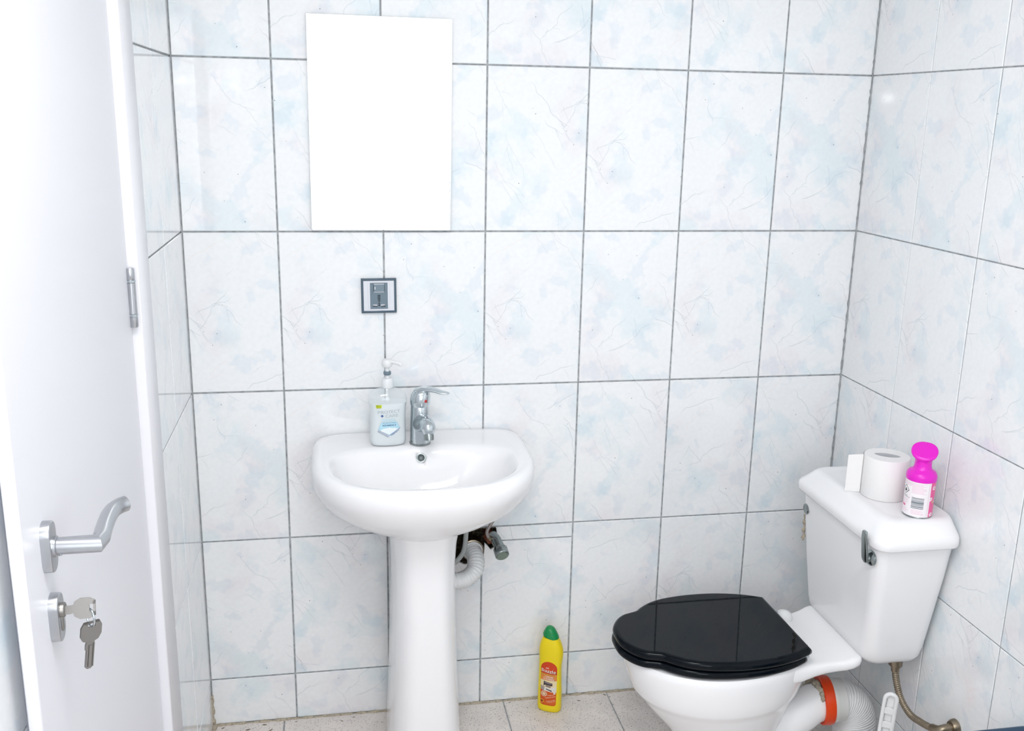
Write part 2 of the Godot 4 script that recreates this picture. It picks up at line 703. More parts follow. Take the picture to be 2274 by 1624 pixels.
func walls() -> void:
	var grout: Material = M.grout
	var t: Material = M.glazed_marble_print
	var d := 0.0022  # joints lie this deep
	# back wall, with a rough hole for the pipes under the basin
	var g := G.new()
	var hx := Vector2(0.62, 0.775)
	var hy := Vector2(0.42, 0.5265)
	g.box(Vector3(-0.12, -0.1, -0.13), Vector3(hx.x, ROOM_Y + 0.1, -d))
	g.box(Vector3(hx.y, -0.1, -0.13), Vector3(ROOM_X + 0.12, ROOM_Y + 0.1, -d))
	g.box(Vector3(hx.x, -0.1, -0.13), Vector3(hx.y, hy.x, -d))
	g.box(Vector3(hx.x, hy.y, -0.13), Vector3(hx.y, ROOM_Y + 0.1, -d))
	g.box(Vector3(hx.x, hy.x, -0.13), Vector3(hx.y, hy.y, -0.105))
	var back := setting("wall_back", g, grout, "marble-print tiled wall with grey grout behind the wash basin", "wall")
	lay(back, Basis(), Vector3.ZERO, COLS, ROWS, t, 0.8, 9, [Rect2(0.469, 0.135, 0.5, 0.3936)], 0.0038)
	var lining := G.new()
	lining.box(Vector3(hx.x, hy.x, -0.104), Vector3(hx.y, hy.y, -0.098))
	lining.box(Vector3(hx.x, hy.x, -0.104), Vector3(hx.x + 0.004, hy.y, -0.004))
	lining.box(Vector3(hx.y - 0.004, hy.x, -0.104), Vector3(hx.y, hy.y, -0.004))
	lining.box(Vector3(hx.x, hy.x, -0.104), Vector3(hx.y, hy.x + 0.004, -0.004))
	lining.box(Vector3(hx.x, hy.y - 0.004, -0.104), Vector3(hx.y, hy.y, -0.004))
	part(back, "pipe_recess", lining, M.bare_mortar, "rough dark hole broken through the tiles for the pipes")
	var e := 0.0021
	# the two tiles that were cut for the hole, and a strip laid above the right one
	var left_cut := PackedVector2Array([Vector2(0.469 + e, 0.135 + e), Vector2(0.719 - e, 0.135 + e), Vector2(0.719 - e, 0.432), Vector2(0.700, 0.424), Vector2(0.672, 0.424), Vector2(0.648, 0.437), Vector2(0.632, 0.46), Vector2(0.630, 0.5286 - e), Vector2(0.469 + e, 0.5286 - e)])
	var right_cut := PackedVector2Array([Vector2(0.719 + e, 0.135 + e), Vector2(0.969 - e, 0.135 + e), Vector2(0.969 - e, 0.4850), Vector2(0.768, 0.4850), Vector2(0.757, 0.470), Vector2(0.744, 0.462), Vector2(0.735, 0.474), Vector2(0.727, 0.483), Vector2(0.7255, 0.455), Vector2(0.7215, 0.438)])
	var strip := PackedVector2Array([Vector2(0.772, 0.4882), Vector2(0.969 - e, 0.4882), Vector2(0.969 - e, 0.5286 - e), Vector2(0.757, 0.5286 - e), Vector2(0.760, 0.509)])
	for c in [left_cut, right_cut, strip]:
		var q := PackedVector2Array()
		for w in c:
			q.append(w - Vector2(0.469, 0.135))
		var o := MeshInstance3D.new()
		o.name = "tile"
		o.mesh = tile_mesh(0, 0, rng.randi() % 9, 0.8, q)
		o.material_override = t
		o.position = Vector3(0.469, 0.135, 0)
		back.add_child(o, true)
	# right wall
	g = G.new()
	g.box(Vector3(ROOM_X + d, -0.1, -0.12), Vector3(ROOM_X + 0.12, ROOM_Y + 0.1, ROOM_Z + 0.12))
	var right := setting("wall_right", g, grout, "marble-print tiled wall with thin grout joints beside the toilet cistern", "wall")
	var zs := [0.0]
	for i in 12:
		zs.append(minf(0.2565 + 0.25 * i, ROOM_Z))
	zs[-1] = ROOM_Z
	# u runs towards the camera: turn the tile so that its face looks to -x
	var flip := Basis(Vector3(0, 0, 1), Vector3(0, 1, 0), Vector3(-1, 0, 0))
	lay(right, flip, Vector3(ROOM_X, 0, 0), zs, ROWS, t, 0.8, 9, [], 0.0029)
	# left wall in three pieces about the door opening
	g = G.new()
	g.box(Vector3(-0.12, -0.1, -0.12), Vector3(-d, ROOM_Y + 0.1, 0.60))
	g.box(Vector3(-0.12, -0.1, 1.352), Vector3(-d, ROOM_Y + 0.1, ROOM_Z + 0.12))
	g.box(Vector3(-0.12, 2.04, 0.60), Vector3(-d, ROOM_Y + 0.1, 1.352))
	var left := setting("wall_left", g, grout, "marble-print tiled wall on both sides of the white door", "wall")
	var lz := [0.0, 0.25, 0.50, 0.60]
	var turn := Basis(Vector3(0, 0, -1), Vector3(0, 1, 0), Vector3(1, 0, 0))
	var us := []
	for z in lz:
		us.push_front(-z)
	lay(left, turn, Vector3.ZERO, us, ROWS, t, 0.8, 9, [], 0.0036)
	us = []
	for z in [1.352, 1.602, 1.852, 2.102, 2.352, 2.602, 2.852, 3.0]:
		us.push_front(-z)
	lay(left, turn, Vector3.ZERO, us, ROWS, t, 0.8, 9, [], 0.0036)
	lay(left, turn, Vector3.ZERO, [-1.352, -1.25, -1.0, -0.75, -0.60], [2.104, 2.45], t, 0.8, 9, [], 0.0036)
	# rear wall behind the camera, round the window
	g = G.new()
	g.box(Vector3(-0.12, -0.1, ROOM_Z + d), Vector3(0.19, ROOM_Y + 0.1, ROOM_Z + 0.12))
	g.box(Vector3(1.017, -0.1, ROOM_Z + d), Vector3(ROOM_X + 0.12, ROOM_Y + 0.1, ROOM_Z + 0.12))
	g.box(Vector3(0.19, -0.1, ROOM_Z + d), Vector3(1.017, 0.915, ROOM_Z + 0.12))
	g.box(Vector3(0.19, 2.11, ROOM_Z + d), Vector3(1.017, ROOM_Y + 0.1, ROOM_Z + 0.12))
	var rear := setting("wall_rear", g, grout, "tiled wall behind the camera with a frosted window", "wall")
	var about := Basis(Vector3(-1, 0, 0), Vector3(0, 1, 0), Vector3(0, 0, -1))
	var at := Vector3(0, 0, ROOM_Z)
	lay(rear, about, at, [-ROOM_X, -1.469, -1.219, -1.017], ROWS, t, 0.8, 9)
	lay(rear, about, at, [-1.017, -0.969, -0.719, -0.469, -0.19], [0.0, 0.135, 0.5286, 0.915], t, 0.8, 9)
	lay(rear, about, at, [-1.017, -0.969, -0.719, -0.469, -0.19], [2.11, 2.45], t, 0.8, 9)
	lay(rear, about, at, [-0.19, 0.0], ROWS, t, 0.8, 9)
	# lumpy mortar along the foot of the walls and up the corners
	bead(back, [Vector3(0.0, -0.0008, 0.003), Vector3(ROOM_X, 0.0, 0.003)], 0.0046, M.dirty_sealant, "dirt_line", 71)
	bead(right, [Vector3(ROOM_X - 0.004, 0.0, 0.02), Vector3(ROOM_X - 0.004, 0.0, 2.9)], 0.008, M.dirty_sealant, "dirt_line", 72)
	bead(left, [Vector3(0.004, 0.0, 0.01), Vector3(0.004, 0.0, 0.5)], 0.008, M.dirty_sealant, "dirt_line", 73)
	bead(back, [Vector3(0.001, 0.0, 0.001), Vector3(0.001, 0.09, 0.001)], 0.0045, M.dirty_sealant, "dirt_line", 74)
	bead(back, [Vector3(ROOM_X - 0.0005, 0.0, 0.0005), Vector3(ROOM_X - 0.0005, ROOM_Y, 0.0005)], 0.0032, M.grout, "corner_grout", 75)
	bead(back, [Vector3(0.0, 0.1, 0.0), Vector3(0.0, ROOM_Y, 0.0)], 0.0016, M.grout, "corner_grout", 76)


func bead(parent: Node3D, ends: Array, r: float, m: Material, called: String, seed_: int) -> void:
	var n := noise(9.0, seed_, 3)
	var path := []
	var rad := []
	var len_: float = ends[0].distance_to(ends[1])
	var steps := int(len_ / 0.009) + 2
	for i in steps + 1:
		var q: Vector3 = ends[0].lerp(ends[1], float(i) / steps)
		path.append(q)
		rad.append(r * clampf(1.0 + 0.9 * n.get_noise_1d(i * 0.009 * 4.0), 0.35, 1.9))
	part(parent, called, G.new().tube(path, rad, 8), m)


func ceiling_and_floor() -> void:
	setting("ceiling", G.new().box(Vector3(-0.12, ROOM_Y, -0.12), Vector3(ROOM_X + 0.12, ROOM_Y + 0.1, ROOM_Z + 0.12)), M.ceiling_paint, "plain white painted ceiling above the washroom", "ceiling")
	var fl := setting("floor", G.new().box(Vector3(-0.12, -0.12, -0.12), Vector3(ROOM_X + 0.12, -0.002, ROOM_Z + 0.12)), M.grout, "speckled beige stone-look tiled floor with dark joints", "floor")
	var xs := [0.0]
	for i in 6:
		xs.append(0.186 + 0.2993 * i)
	xs[-1] = ROOM_X
	var zs := [0.0]
	for i in 10:
		zs.append(minf(-0.29 - 0.3 * i, 0.0))
	var vs := []
	for z in zs:
		vs.push_front(maxf(z, -ROOM_Z))
	vs[0] = -ROOM_Z
	lay(fl, Basis(Vector3(1, 0, 0), Vector3(0, 0, -1), Vector3(0, 1, 0)), Vector3.ZERO, xs, vs, M.speckled_floor_tile, 0.45, 5, [], 0.0036)
	# flakes of dried dirt lying along the wall
	for i in 16:
		var z := rng.randf_range(0.012, 0.05)
		var x: float = rng.randf_range(0.01, 0.42) if i < 7 else rng.randf_range(0.65, 1.4)
		var w := rng.randf_range(0.0014, 0.0038)
		var g := G.new().slab(PackedVector2Array([Vector2(-w * 2, -w * 0.4), Vector2(0, -w * 0.7), Vector2(w * 1.8, 0), Vector2(w, w * 0.5), Vector2(-w, w * 0.6)]), 0.0008)
		var o := part(fl, "dirt_flake", g, M.dry_dirt)
		o.transform = Transform3D(Basis(Vector3.UP, rng.randf_range(-0.8, 0.8)) * Basis(Vector3.RIGHT, -PI / 2), Vector3(x, 0.0, z))


func door() -> void:
	# casing on the hinge side, over the tiles
	var g := G.new()
	g.box(Vector3(-0.035, 0.0, 0.515), Vector3(0.015, 2.10, 0.620), 0.002)
	setting("trim_1", g, M.frame_paint, "white flat door casing on the hinge side of the door", "door frame")
	g = G.new()
	g.box(Vector3(-0.035, 2.032, 0.620), Vector3(0.015, 2.10, 1.352), 0.002)
	setting("trim_2", g, M.frame_paint, "white flat door casing across the top of the door", "door frame")
	# the leaf stands a hand's breadth ajar; local x runs from the hinge to the handle edge, local z out of its face
	var ang := deg_to_rad(2.355)
	var dir := Vector3(sin(ang), 0, cos(ang))
	var face := Vector3(cos(ang), 0, -sin(ang))
	var leaf := Node3D.new()
	leaf.name = "door_1"
	leaf.set_meta("kind", "structure")
	leaf.set_meta("label", "plain white door standing slightly ajar with steel lever handle")
	leaf.set_meta("category", "door")
	leaf.transform = Transform3D(Basis(dir, Vector3.UP, face), Vector3(-0.002, 0.0, 0.622))
	add_child(leaf)
	var W := 0.776
	g = G.new()
	g.box(Vector3(0.0, 0.008, -0.0145), Vector3(W, 2.03, 0.0), 0.0016)
	g.box(Vector3(0.015, 0.008, -0.040), Vector3(W - 0.055, 2.016, -0.0145))
	part(leaf, "leaf", g, M.door_paint)
	# lift-off hinge
	for hy in [0.25, 1.276, 1.93]:
		g = G.new()
		g.lathe([Vector2(0, -0.052), Vector2(0.0065, -0.052), Vector2(0.0075, -0.050), Vector2(0.0075, -0.0345), Vector2(0.0070, -0.034), Vector2(0.0070, -0.033), Vector2(0.0078, -0.0325), Vector2(0.0078, -0.0285), Vector2(0.0070, -0.028), Vector2(0.0075, -0.0275), Vector2(0.0075, 0.0265), Vector2(0.0070, 0.027), Vector2(0.0078, 0.0275), Vector2(0.0078, 0.0315), Vector2(0.0070, 0.032), Vector2(0.0075, 0.033), Vector2(0.0075, 0.050), Vector2(0.0065, 0.052), Vector2(0, 0.052)], 20)
		var h := part(leaf, "hinge", g, M.brushed_steel, "cylindrical steel hinge", Vector3(0.009, hy, 0.005))
		for yy in [-0.0305, 0.0295]:
			part(h, "hinge_ring", G.new().lathe([Vector2(0.0079, yy - 0.002), Vector2(0.0084, yy - 0.0015), Vector2(0.0084, yy + 0.0015), Vector2(0.0079, yy + 0.002)], 20), M.chrome)
	# lever handle
	var s := 0.698
	var handle := Node3D.new()
	handle.name = "lever_handle"
	handle.set_meta("label", "brushed steel lever handle on a round-ended rose")
	handle.position = Vector3(s, 1.122, 0)
	leaf.add_child(handle)
	part(handle, "rose", G.new().slab(rrect(0.0155, 0.030, 0.0150, 8), 0.0105, 0.0018, 3, false), M.brushed_steel)
	part(handle, "collar", G.new().add(G.new().lathe([Vector2(0.0118, 0.0105), Vector2(0.0118, 0.0135), Vector2(0.0105, 0.0145), Vector2(0.0095, 0.0145)], 24), Transform3D(Basis(Vector3.RIGHT, PI / 2), Vector3.ZERO)), M.brushed_steel)
	g = G.new()
	var elbow := 0.0575
	var path := [Vector3(0, 0, 0.010), Vector3(0, 0, elbow)]
	for q in spline([Vector3(-0.014, 0, elbow), Vector3(-0.045, 0, elbow - 0.002), Vector3(-0.076, 0.001, elbow - 0.002), Vector3(-0.094, 0.001, elbow), Vector3(-0.106, 0.001, elbow + 0.005), Vector3(-0.113, 0.001, elbow + 0.011)], 6):
		path.append(q)
	g.tube(path, 0.0098, 24, true, [1])
	part(handle, "lever", g, M.brushed_steel)
	part(handle, "grub_screw", G.new().add(G.new().lathe([Vector2(0, 0), Vector2(0.002, 0), Vector2(0.002, 0.002), Vector2(0, 0.002)], 10), Transform3D(Basis(), Vector3(0, -0.0115, 0.016))), M.chrome)
	# keyhole plate with the lock cylinder
	var esc := Node3D.new()
	esc.name = "keyhole_plate"
	esc.set_meta("label", "brushed steel keyhole plate with lock cylinder")
	esc.position = Vector3(0.696, 1.0345, 0)
	leaf.add_child(esc)
	pierced(esc, "plate", G.new().slab(rrect(0.0155, 0.0290, 0.0150, 8), 0.0105, 0.0018, 3, false), M.brushed_steel, [[Vector3(-0.0038, -0.008, 0.008), Vector3(0.0024, 0.0185, 0.014), 0.0]])
	part(esc, "lock_cylinder", G.new().slab(disc(Vector2(0, 0.0085), 0.0085), 0.0148, 0.001, 2, false), M.key_nickel)
	part(esc, "lock_tail", G.new().slab(rrect(0.0036, 0.010, 0.0035, 5, Vector2(0, -0.0075)), 0.0118, 0.0004, 1, false), M.key_nickel)
	keys(leaf.transform)


# an outline of a key: bow at the top, blade downwards, a slot for the ring
func key_shape() -> G:
	var o := PackedVector2Array([Vector2(-0.0085, 0.0), Vector2(-0.0118, -0.006), Vector2(-0.0118, -0.0165), Vector2(-0.0085, -0.0225), Vector2(-0.0045, -0.0240), Vector2(-0.0042, -0.029), Vector2(-0.0042, -0.054), Vector2(-0.002, -0.0565), Vector2(0.0022, -0.0565), Vector2(0.0042, -0.054), Vector2(0.0042, -0.034), Vector2(0.0052, -0.0335), Vector2(0.0055, -0.0275), Vector2(0.0045, -0.0240), Vector2(0.0085, -0.0225), Vector2(0.0118, -0.0165), Vector2(0.0118, -0.006), Vector2(0.0085, 0.0), Vector2(0.0032, 0.0), Vector2(0.0032, -0.0026), Vector2(0.0040, -0.0030), Vector2(0.0040, -0.0062), Vector2(-0.0040, -0.0062), Vector2(-0.0040, -0.0030), Vector2(-0.0, -0.0028), Vector2(-0.0, 0.0)])
	var g := G.new()
	g.slab(PackedVector2Array([o[0], o[1], o[2], o[3], o[4], o[5], o[6], o[7], o[8], o[9], o[10], o[11], o[12], o[13], o[14], o[15], o[16], o[17], Vector2(0.0042, 0.0), Vector2(0.0042, -0.0064), Vector2(-0.0042, -0.0064), Vector2(-0.0042, 0.0)]), 0.0022)
	g.box(Vector3(-0.0085, -0.0024, 0), Vector3(0.0085, 0.0, 0.0022))
	return g


func keys(leaf: Transform3D) -> void:
	var bunch := thing("key_bunch", "two nickel keys on a split ring, one turned in the door lock", "keys")
	bunch.transform = leaf * Transform3D(Basis(), Vector3(0.696, 1.043, 0.0))
	# the key in the lock points straight out of the door, its bow upright
	var k := part(bunch, "key", key_shape(), M.key_nickel)
	k.transform = Transform3D(Basis(Vector3(0, -1, 0), Vector3(0, 0, 1), Vector3(-1, 0, 0)).rotated(Vector3(0, 0, 1), 0.30), Vector3(0.0012, -0.0, 0.0470))
	part(k, "blade_rail", G.new().box(Vector3(-0.0038, -0.054, 0.0020), Vector3(-0.0014, -0.026, 0.0028)), M.key_nickel)
	part(k, "blade_rail", G.new().box(Vector3(0.0010, -0.054, 0.0020), Vector3(0.0038, -0.030, 0.0028)), M.key_nickel)
	var ring := []
	for i in 25:
		var a := TAU * i / 24
		ring.append(Vector3(0.0008 * sin(a * 0.5), 0.0105 * cos(a), 0.0085 * sin(a)))
	var r := part(bunch, "split_ring", G.new().tube(ring, 0.00125, 8), M.chrome)
	r.transform = Transform3D(Basis(Vector3.UP, 0.9), Vector3(0.0, -0.0125, 0.0410))
	var k2 := part(bunch, "key", key_shape(), M.key_nickel)
	k2.transform = Transform3D(Basis(Vector3.UP, 0.80) * Basis(Vector3(0, 0, 1), 0.17) * Basis.from_scale(Vector3(1.12, 1.0, 1.0)), Vector3(0.001, -0.0165, 0.0410))
	part(k2, "blade_rail", G.new().box(Vector3(-0.0042, -0.054, 0.0018), Vector3(-0.0030, -0.026, 0.0032)), M.key_nickel)
	part(k2, "blade_rail", G.new().box(Vector3(-0.0014, -0.054, 0.0018), Vector3(0.0018, -0.028, 0.0032)), M.key_nickel)
	part(k2, "blade_rail", G.new().box(Vector3(0.0030, -0.054, 0.0018), Vector3(0.0042, -0.034, 0.0032)), M.key_nickel)


func window() -> void:
	var g := G.new()
	g.box(Vector3(0.19, 0.915, ROOM_Z), Vector3(0.237, 2.11, ROOM_Z + 0.05), 0.002)
	g.box(Vector3(0.97, 0.915, ROOM_Z), Vector3(1.017, 2.11, ROOM_Z + 0.05), 0.002)
	g.box(Vector3(0.237, 0.915, ROOM_Z), Vector3(0.97, 0.965, ROOM_Z + 0.05), 0.002)
	g.box(Vector3(0.237, 2.06, ROOM_Z), Vector3(0.97, 2.11, ROOM_Z + 0.05), 0.002)
	var o := setting("window_1", g, M.frame_paint, "frosted window behind the camera letting in daylight", "window")
	part(o, "pane", G.new().box(Vector3(0.237, 0.965, ROOM_Z + 0.012), Vector3(0.97, 2.06, ROOM_Z + 0.02)), M.frosted_daylight_pane)


func lamps() -> void:
	var l := thing("ceiling_lamp", "square white panel lamp on the ceiling", "lamp", Vector3(0.42, ROOM_Y, 1.74))
	part(l, "housing", G.new().box(Vector3(-0.3, -0.05, -0.3), Vector3(0.3, 0.0, 0.3), 0.004), M.white_plastic)
	part(l, "diffuser", G.new().box(Vector3(-0.285, -0.058, -0.285), Vector3(0.285, -0.05, 0.285), 0.002), M.lamp_diffuser)
	# the photographer's lamp: what the glossy tile corners mirror back
	var p := thing("phone_lamp", "small bright phone lamp held above the camera", "lamp", Vector3(0.300, 1.712, 2.34))
	part(p, "bulb", G.new().lathe([Vector2(0, -0.014), Vector2(0.009, -0.0115), Vector2(0.013, -0.006), Vector2(0.014, 0), Vector2(0.013, 0.006), Vector2(0.009, 0.0115), Vector2(0, 0.014)], 16), M.phone_lamp_glow)
	var s := OmniLight3D.new()
	s.name = "phone_lamp_light"
	s.light_energy = 0.17
	s.light_size = 0.013
	s.omni_range = 8.0
	s.omni_attenuation = 2.0
	s.shadow_enabled = true
	s.light_color = Color(1.0, 0.99, 0.97)
	p.add_child(s)


func mirror() -> void:
	var t := thing("wall_mirror", "frameless rectangular mirror on the tiled wall above the wash basin", "mirror", Vector3(0.2985, 1.3215, 0.003))
	t.rotation.z = -0.004
	part(t, "backing", G.new().box(Vector3(0.003, 0.003, 0), Vector3(0.331, 0.486, 0.003)), M.white_plastic)
	part(t, "glass", G.new().slab(PackedVector2Array([Vector2(0, 0), Vector2(0.334, 0), Vector2(0.334, 0.489), Vector2(0, 0.489)]), 0.005, 0.0007, 1, false), M.silver_glass, "", Vector3(0, 0, 0.003))
	# dried splashes on the glass: rings and drips near the right edge
	var spots := [[0.324, 0.112, 0.011, 1.5, 4.4], [0.321, 0.076, 0.012, 1.8, 4.6], [0.326, 0.110, 0.006, 1.9, 4.3], [0.324, 0.078, 0.0065, 2.2, 4.4], [0.329, 0.112, 0.003, 1.0, 4.0]]
	for a in spots:
		var path := []
		for i in 13:
			var w: float = lerpf(a[3], a[4], i / 12.0)
			path.append(Vector3(a[0] + a[2] * cos(w) * 0.75, a[1] + a[2] * sin(w), 0.0083))
		part(t, "splash_mark", G.new().tube(path, 0.00045, 6), M.cyan_residue)
	for q in [Vector3(0.325, 0.022, 0.0083), Vector3(0.3275, 0.023, 0.0083), Vector3(0.329, 0.094, 0.0083), Vector3(0.3265, 0.097, 0.0083)]:
		part(t, "splash_mark", G.new().tube([q, q + Vector3(0.0003, 0.005 if q.y < 0.05 else 0.0016, 0)], 0.0004, 6), M.cyan_residue)


func basin() -> void:
	var cx := 0.5465
	var t := thing("pedestal_wash_basin", "white ceramic pedestal wash basin against the tiled wall", "wash basin", Vector3(cx, 0, 0))
	var rings := []
	var sharp := []
	# y, half-width, back, front, widest, squareness front, squareness back
	for a in [
		[0.615, 0.070, 0.100, 0.275, 0.18, 2.4, 3.0], [0.634, 0.092, 0.075, 0.300, 0.18, 2.4, 3.0], [0.650, 0.125, 0.045, 0.328, 0.18, 2.3, 3.4], [0.672, 0.172, 0.022, 0.362, 0.19, 2.3, 4.0], [0.697, 0.212, 0.010, 0.392, 0.19, 2.35, 5.0],
		[0.720, 0.238, 0.005, 0.413, 0.19, 2.4, 6.0], [0.742, 0.252, 0.003, 0.425, 0.19, 2.4, 7.0], [0.756, 0.258, 0.002, 0.432, 0.19, 2.45, 7.5], [0.772, 0.261, 0.001, 0.437, 0.19, 2.5, 8.0], [0.790, 0.2615, 0.001, 0.438, 0.19, 2.5, 8.0], [0.800, 0.2595, 0.0015, 0.4355, 0.19, 2.5, 8.0],
		[0.8065, 0.254, 0.004, 0.430, 0.19, 2.5, 7.5], [0.8095, 0.246, 0.010, 0.423, 0.19, 2.5, 7.0], [0.8085, 0.238, 0.022, 0.416, 0.19, 2.5, 6.0], [0.8060, 0.231, 0.040, 0.411, 0.195, 2.5, 5.0], [0.8055, 0.225, 0.070, 0.407, 0.20, 2.5, 4.0], [0.8050, 0.221, 0.105, 0.404, 0.21, 2.5, 3.2],
		[0.8030, 0.217, 0.117, 0.401, 0.22, 2.5, 3.0], [0.7970, 0.212, 0.124, 0.396, 0.225, 2.5, 2.9], [0.7830, 0.205, 0.131, 0.389, 0.23, 2.4, 2.8], [0.7580, 0.193, 0.141, 0.376, 0.235, 2.3, 2.6], [0.7280, 0.172, 0.154, 0.356, 0.24, 2.2, 2.4], [0.7000, 0.138, 0.172, 0.328, 0.245, 2.1, 2.2], [0.6830, 0.098, 0.192, 0.300, 0.245, 2.0, 2.0], [0.6750, 0.055, 0.214, 0.276, 0.245, 2.0, 2.0], [0.6720, 0.022, 0.229, 0.261, 0.245, 2.0, 2.0],
	]:
		rings.append(oval(a[0], 0.0, a[1], a[2], a[3], a[4], a[5], a[6], 96))
	pierced(t, "bowl", G.new().loft(rings), M.ceramic, [[Vector3(0, 0.655, 0.245), 0.0175, 0.06, 0.0], [Vector3(0, 0.7636, 0.097), 0.0086, 0.09, PI / 2 - 0.42]])
	part(t, "drain", G.new().lathe([Vector2(0.0165, -0.030), Vector2(0.0165, 0.0015), Vector2(0.0185, 0.0040), Vector2(0.0225, 0.0030), Vector2(0.0228, 0.0), Vector2(0.0174, -0.001), Vector2(0.0174, -0.030)], 28), M.chrome, "chrome drain rim", Vector3(0, 0.672, 0.245))
	# overflow on the back slope of the bowl
	var o := part(t, "overflow_ring", G.new().lathe([Vector2(0.0078, -0.005), Vector2(0.0078, 0.0012), Vector2(0.0095, 0.0022), Vector2(0.0115, 0.0018), Vector2(0.0122, 0.0), Vector2(0.0122, -0.003), Vector2(0.0085, -0.003), Vector2(0.0085, -0.005)], 28), M.dull_chrome, "small chrome overflow ring")
	o.transform = Transform3D(Basis(Vector3.RIGHT, PI / 2 - 0.42), Vector3(0.0, 0.7800, 0.1335))
	part(o, "overflow_insert", G.new().lathe([Vector2(0.0028, -0.0085), Vector2(0.0028, -0.0045), Vector2(0.0074, -0.0038), Vector2(0.0084, -0.0052), Vector2(0.0084, -0.0085)], 8), M.overflow_grey, "grey plastic insert")
	rings = []
	for a in [[0.0, 0.0935, 0.095, 0.305], [0.012, 0.0935, 0.095, 0.305], [0.03, 0.092, 0.096, 0.303], [0.12, 0.0885, 0.098, 0.298], [0.25, 0.0835, 0.10, 0.292], [0.38, 0.0795, 0.10, 0.287], [0.48, 0.0775, 0.10, 0.285], [0.55, 0.0785, 0.10, 0.287], [0.60, 0.0815, 0.095, 0.292], [0.634, 0.087, 0.09, 0.300], [0.655, 0.094, 0.085, 0.306]]:
		var ring := PackedVector3Array()
		# a flat front between two slanting faces
		var hw: float = a[1]
		var zb: float = a[2]
		var zf: float = a[3]
		var poly := [Vector2(-hw + 0.004, zb), Vector2(-hw, zb + 0.004), Vector2(-hw, zf - 0.085), Vector2(-hw * 0.86, zf - 0.030), Vector2(-hw * 0.52, zf), Vector2(hw * 0.52, zf), Vector2(hw * 0.86, zf - 0.030), Vector2(hw, zf - 0.085), Vector2(hw, zb + 0.004), Vector2(hw - 0.004, zb)]
		var soft := rounded(poly, 0.028, 5)
		for q in soft:
			ring.append(Vector3(q.x, a[0], q.y))
		# the pedestal is a shell, open at the back
		var w := hw - 0.014
		for q in [Vector2(w, zb), Vector2(w, zf - 0.09), Vector2(w * 0.5, zf - 0.02), Vector2(-w * 0.5, zf - 0.02), Vector2(-w, zf - 0.09), Vector2(-w, zb)]:
			ring.append(Vector3(q.x, a[0], q.y))
		rings.append(ring)
	part(t, "pedestal", G.new().loft(rings, false, false), M.ceramic)


func rounded(poly: Array, r: float, n: int) -> PackedVector2Array:
	var out := PackedVector2Array()
	for i in poly.size():
		var a: Vector2 = poly[(i + poly.size() - 1) % poly.size()]
		var b: Vector2 = poly[i]
		var c: Vector2 = poly[(i + 1) % poly.size()]
		var k := minf(r, minf(a.distance_to(b), b.distance_to(c)) * 0.48)
		var p0 := b + (a - b).normalized() * k
		var p1 := b + (c - b).normalized() * k
		for j in n + 1:
			var w := float(j) / n
			out.append(p0.lerp(b, w).lerp(b.lerp(p1, w), w))
	return out


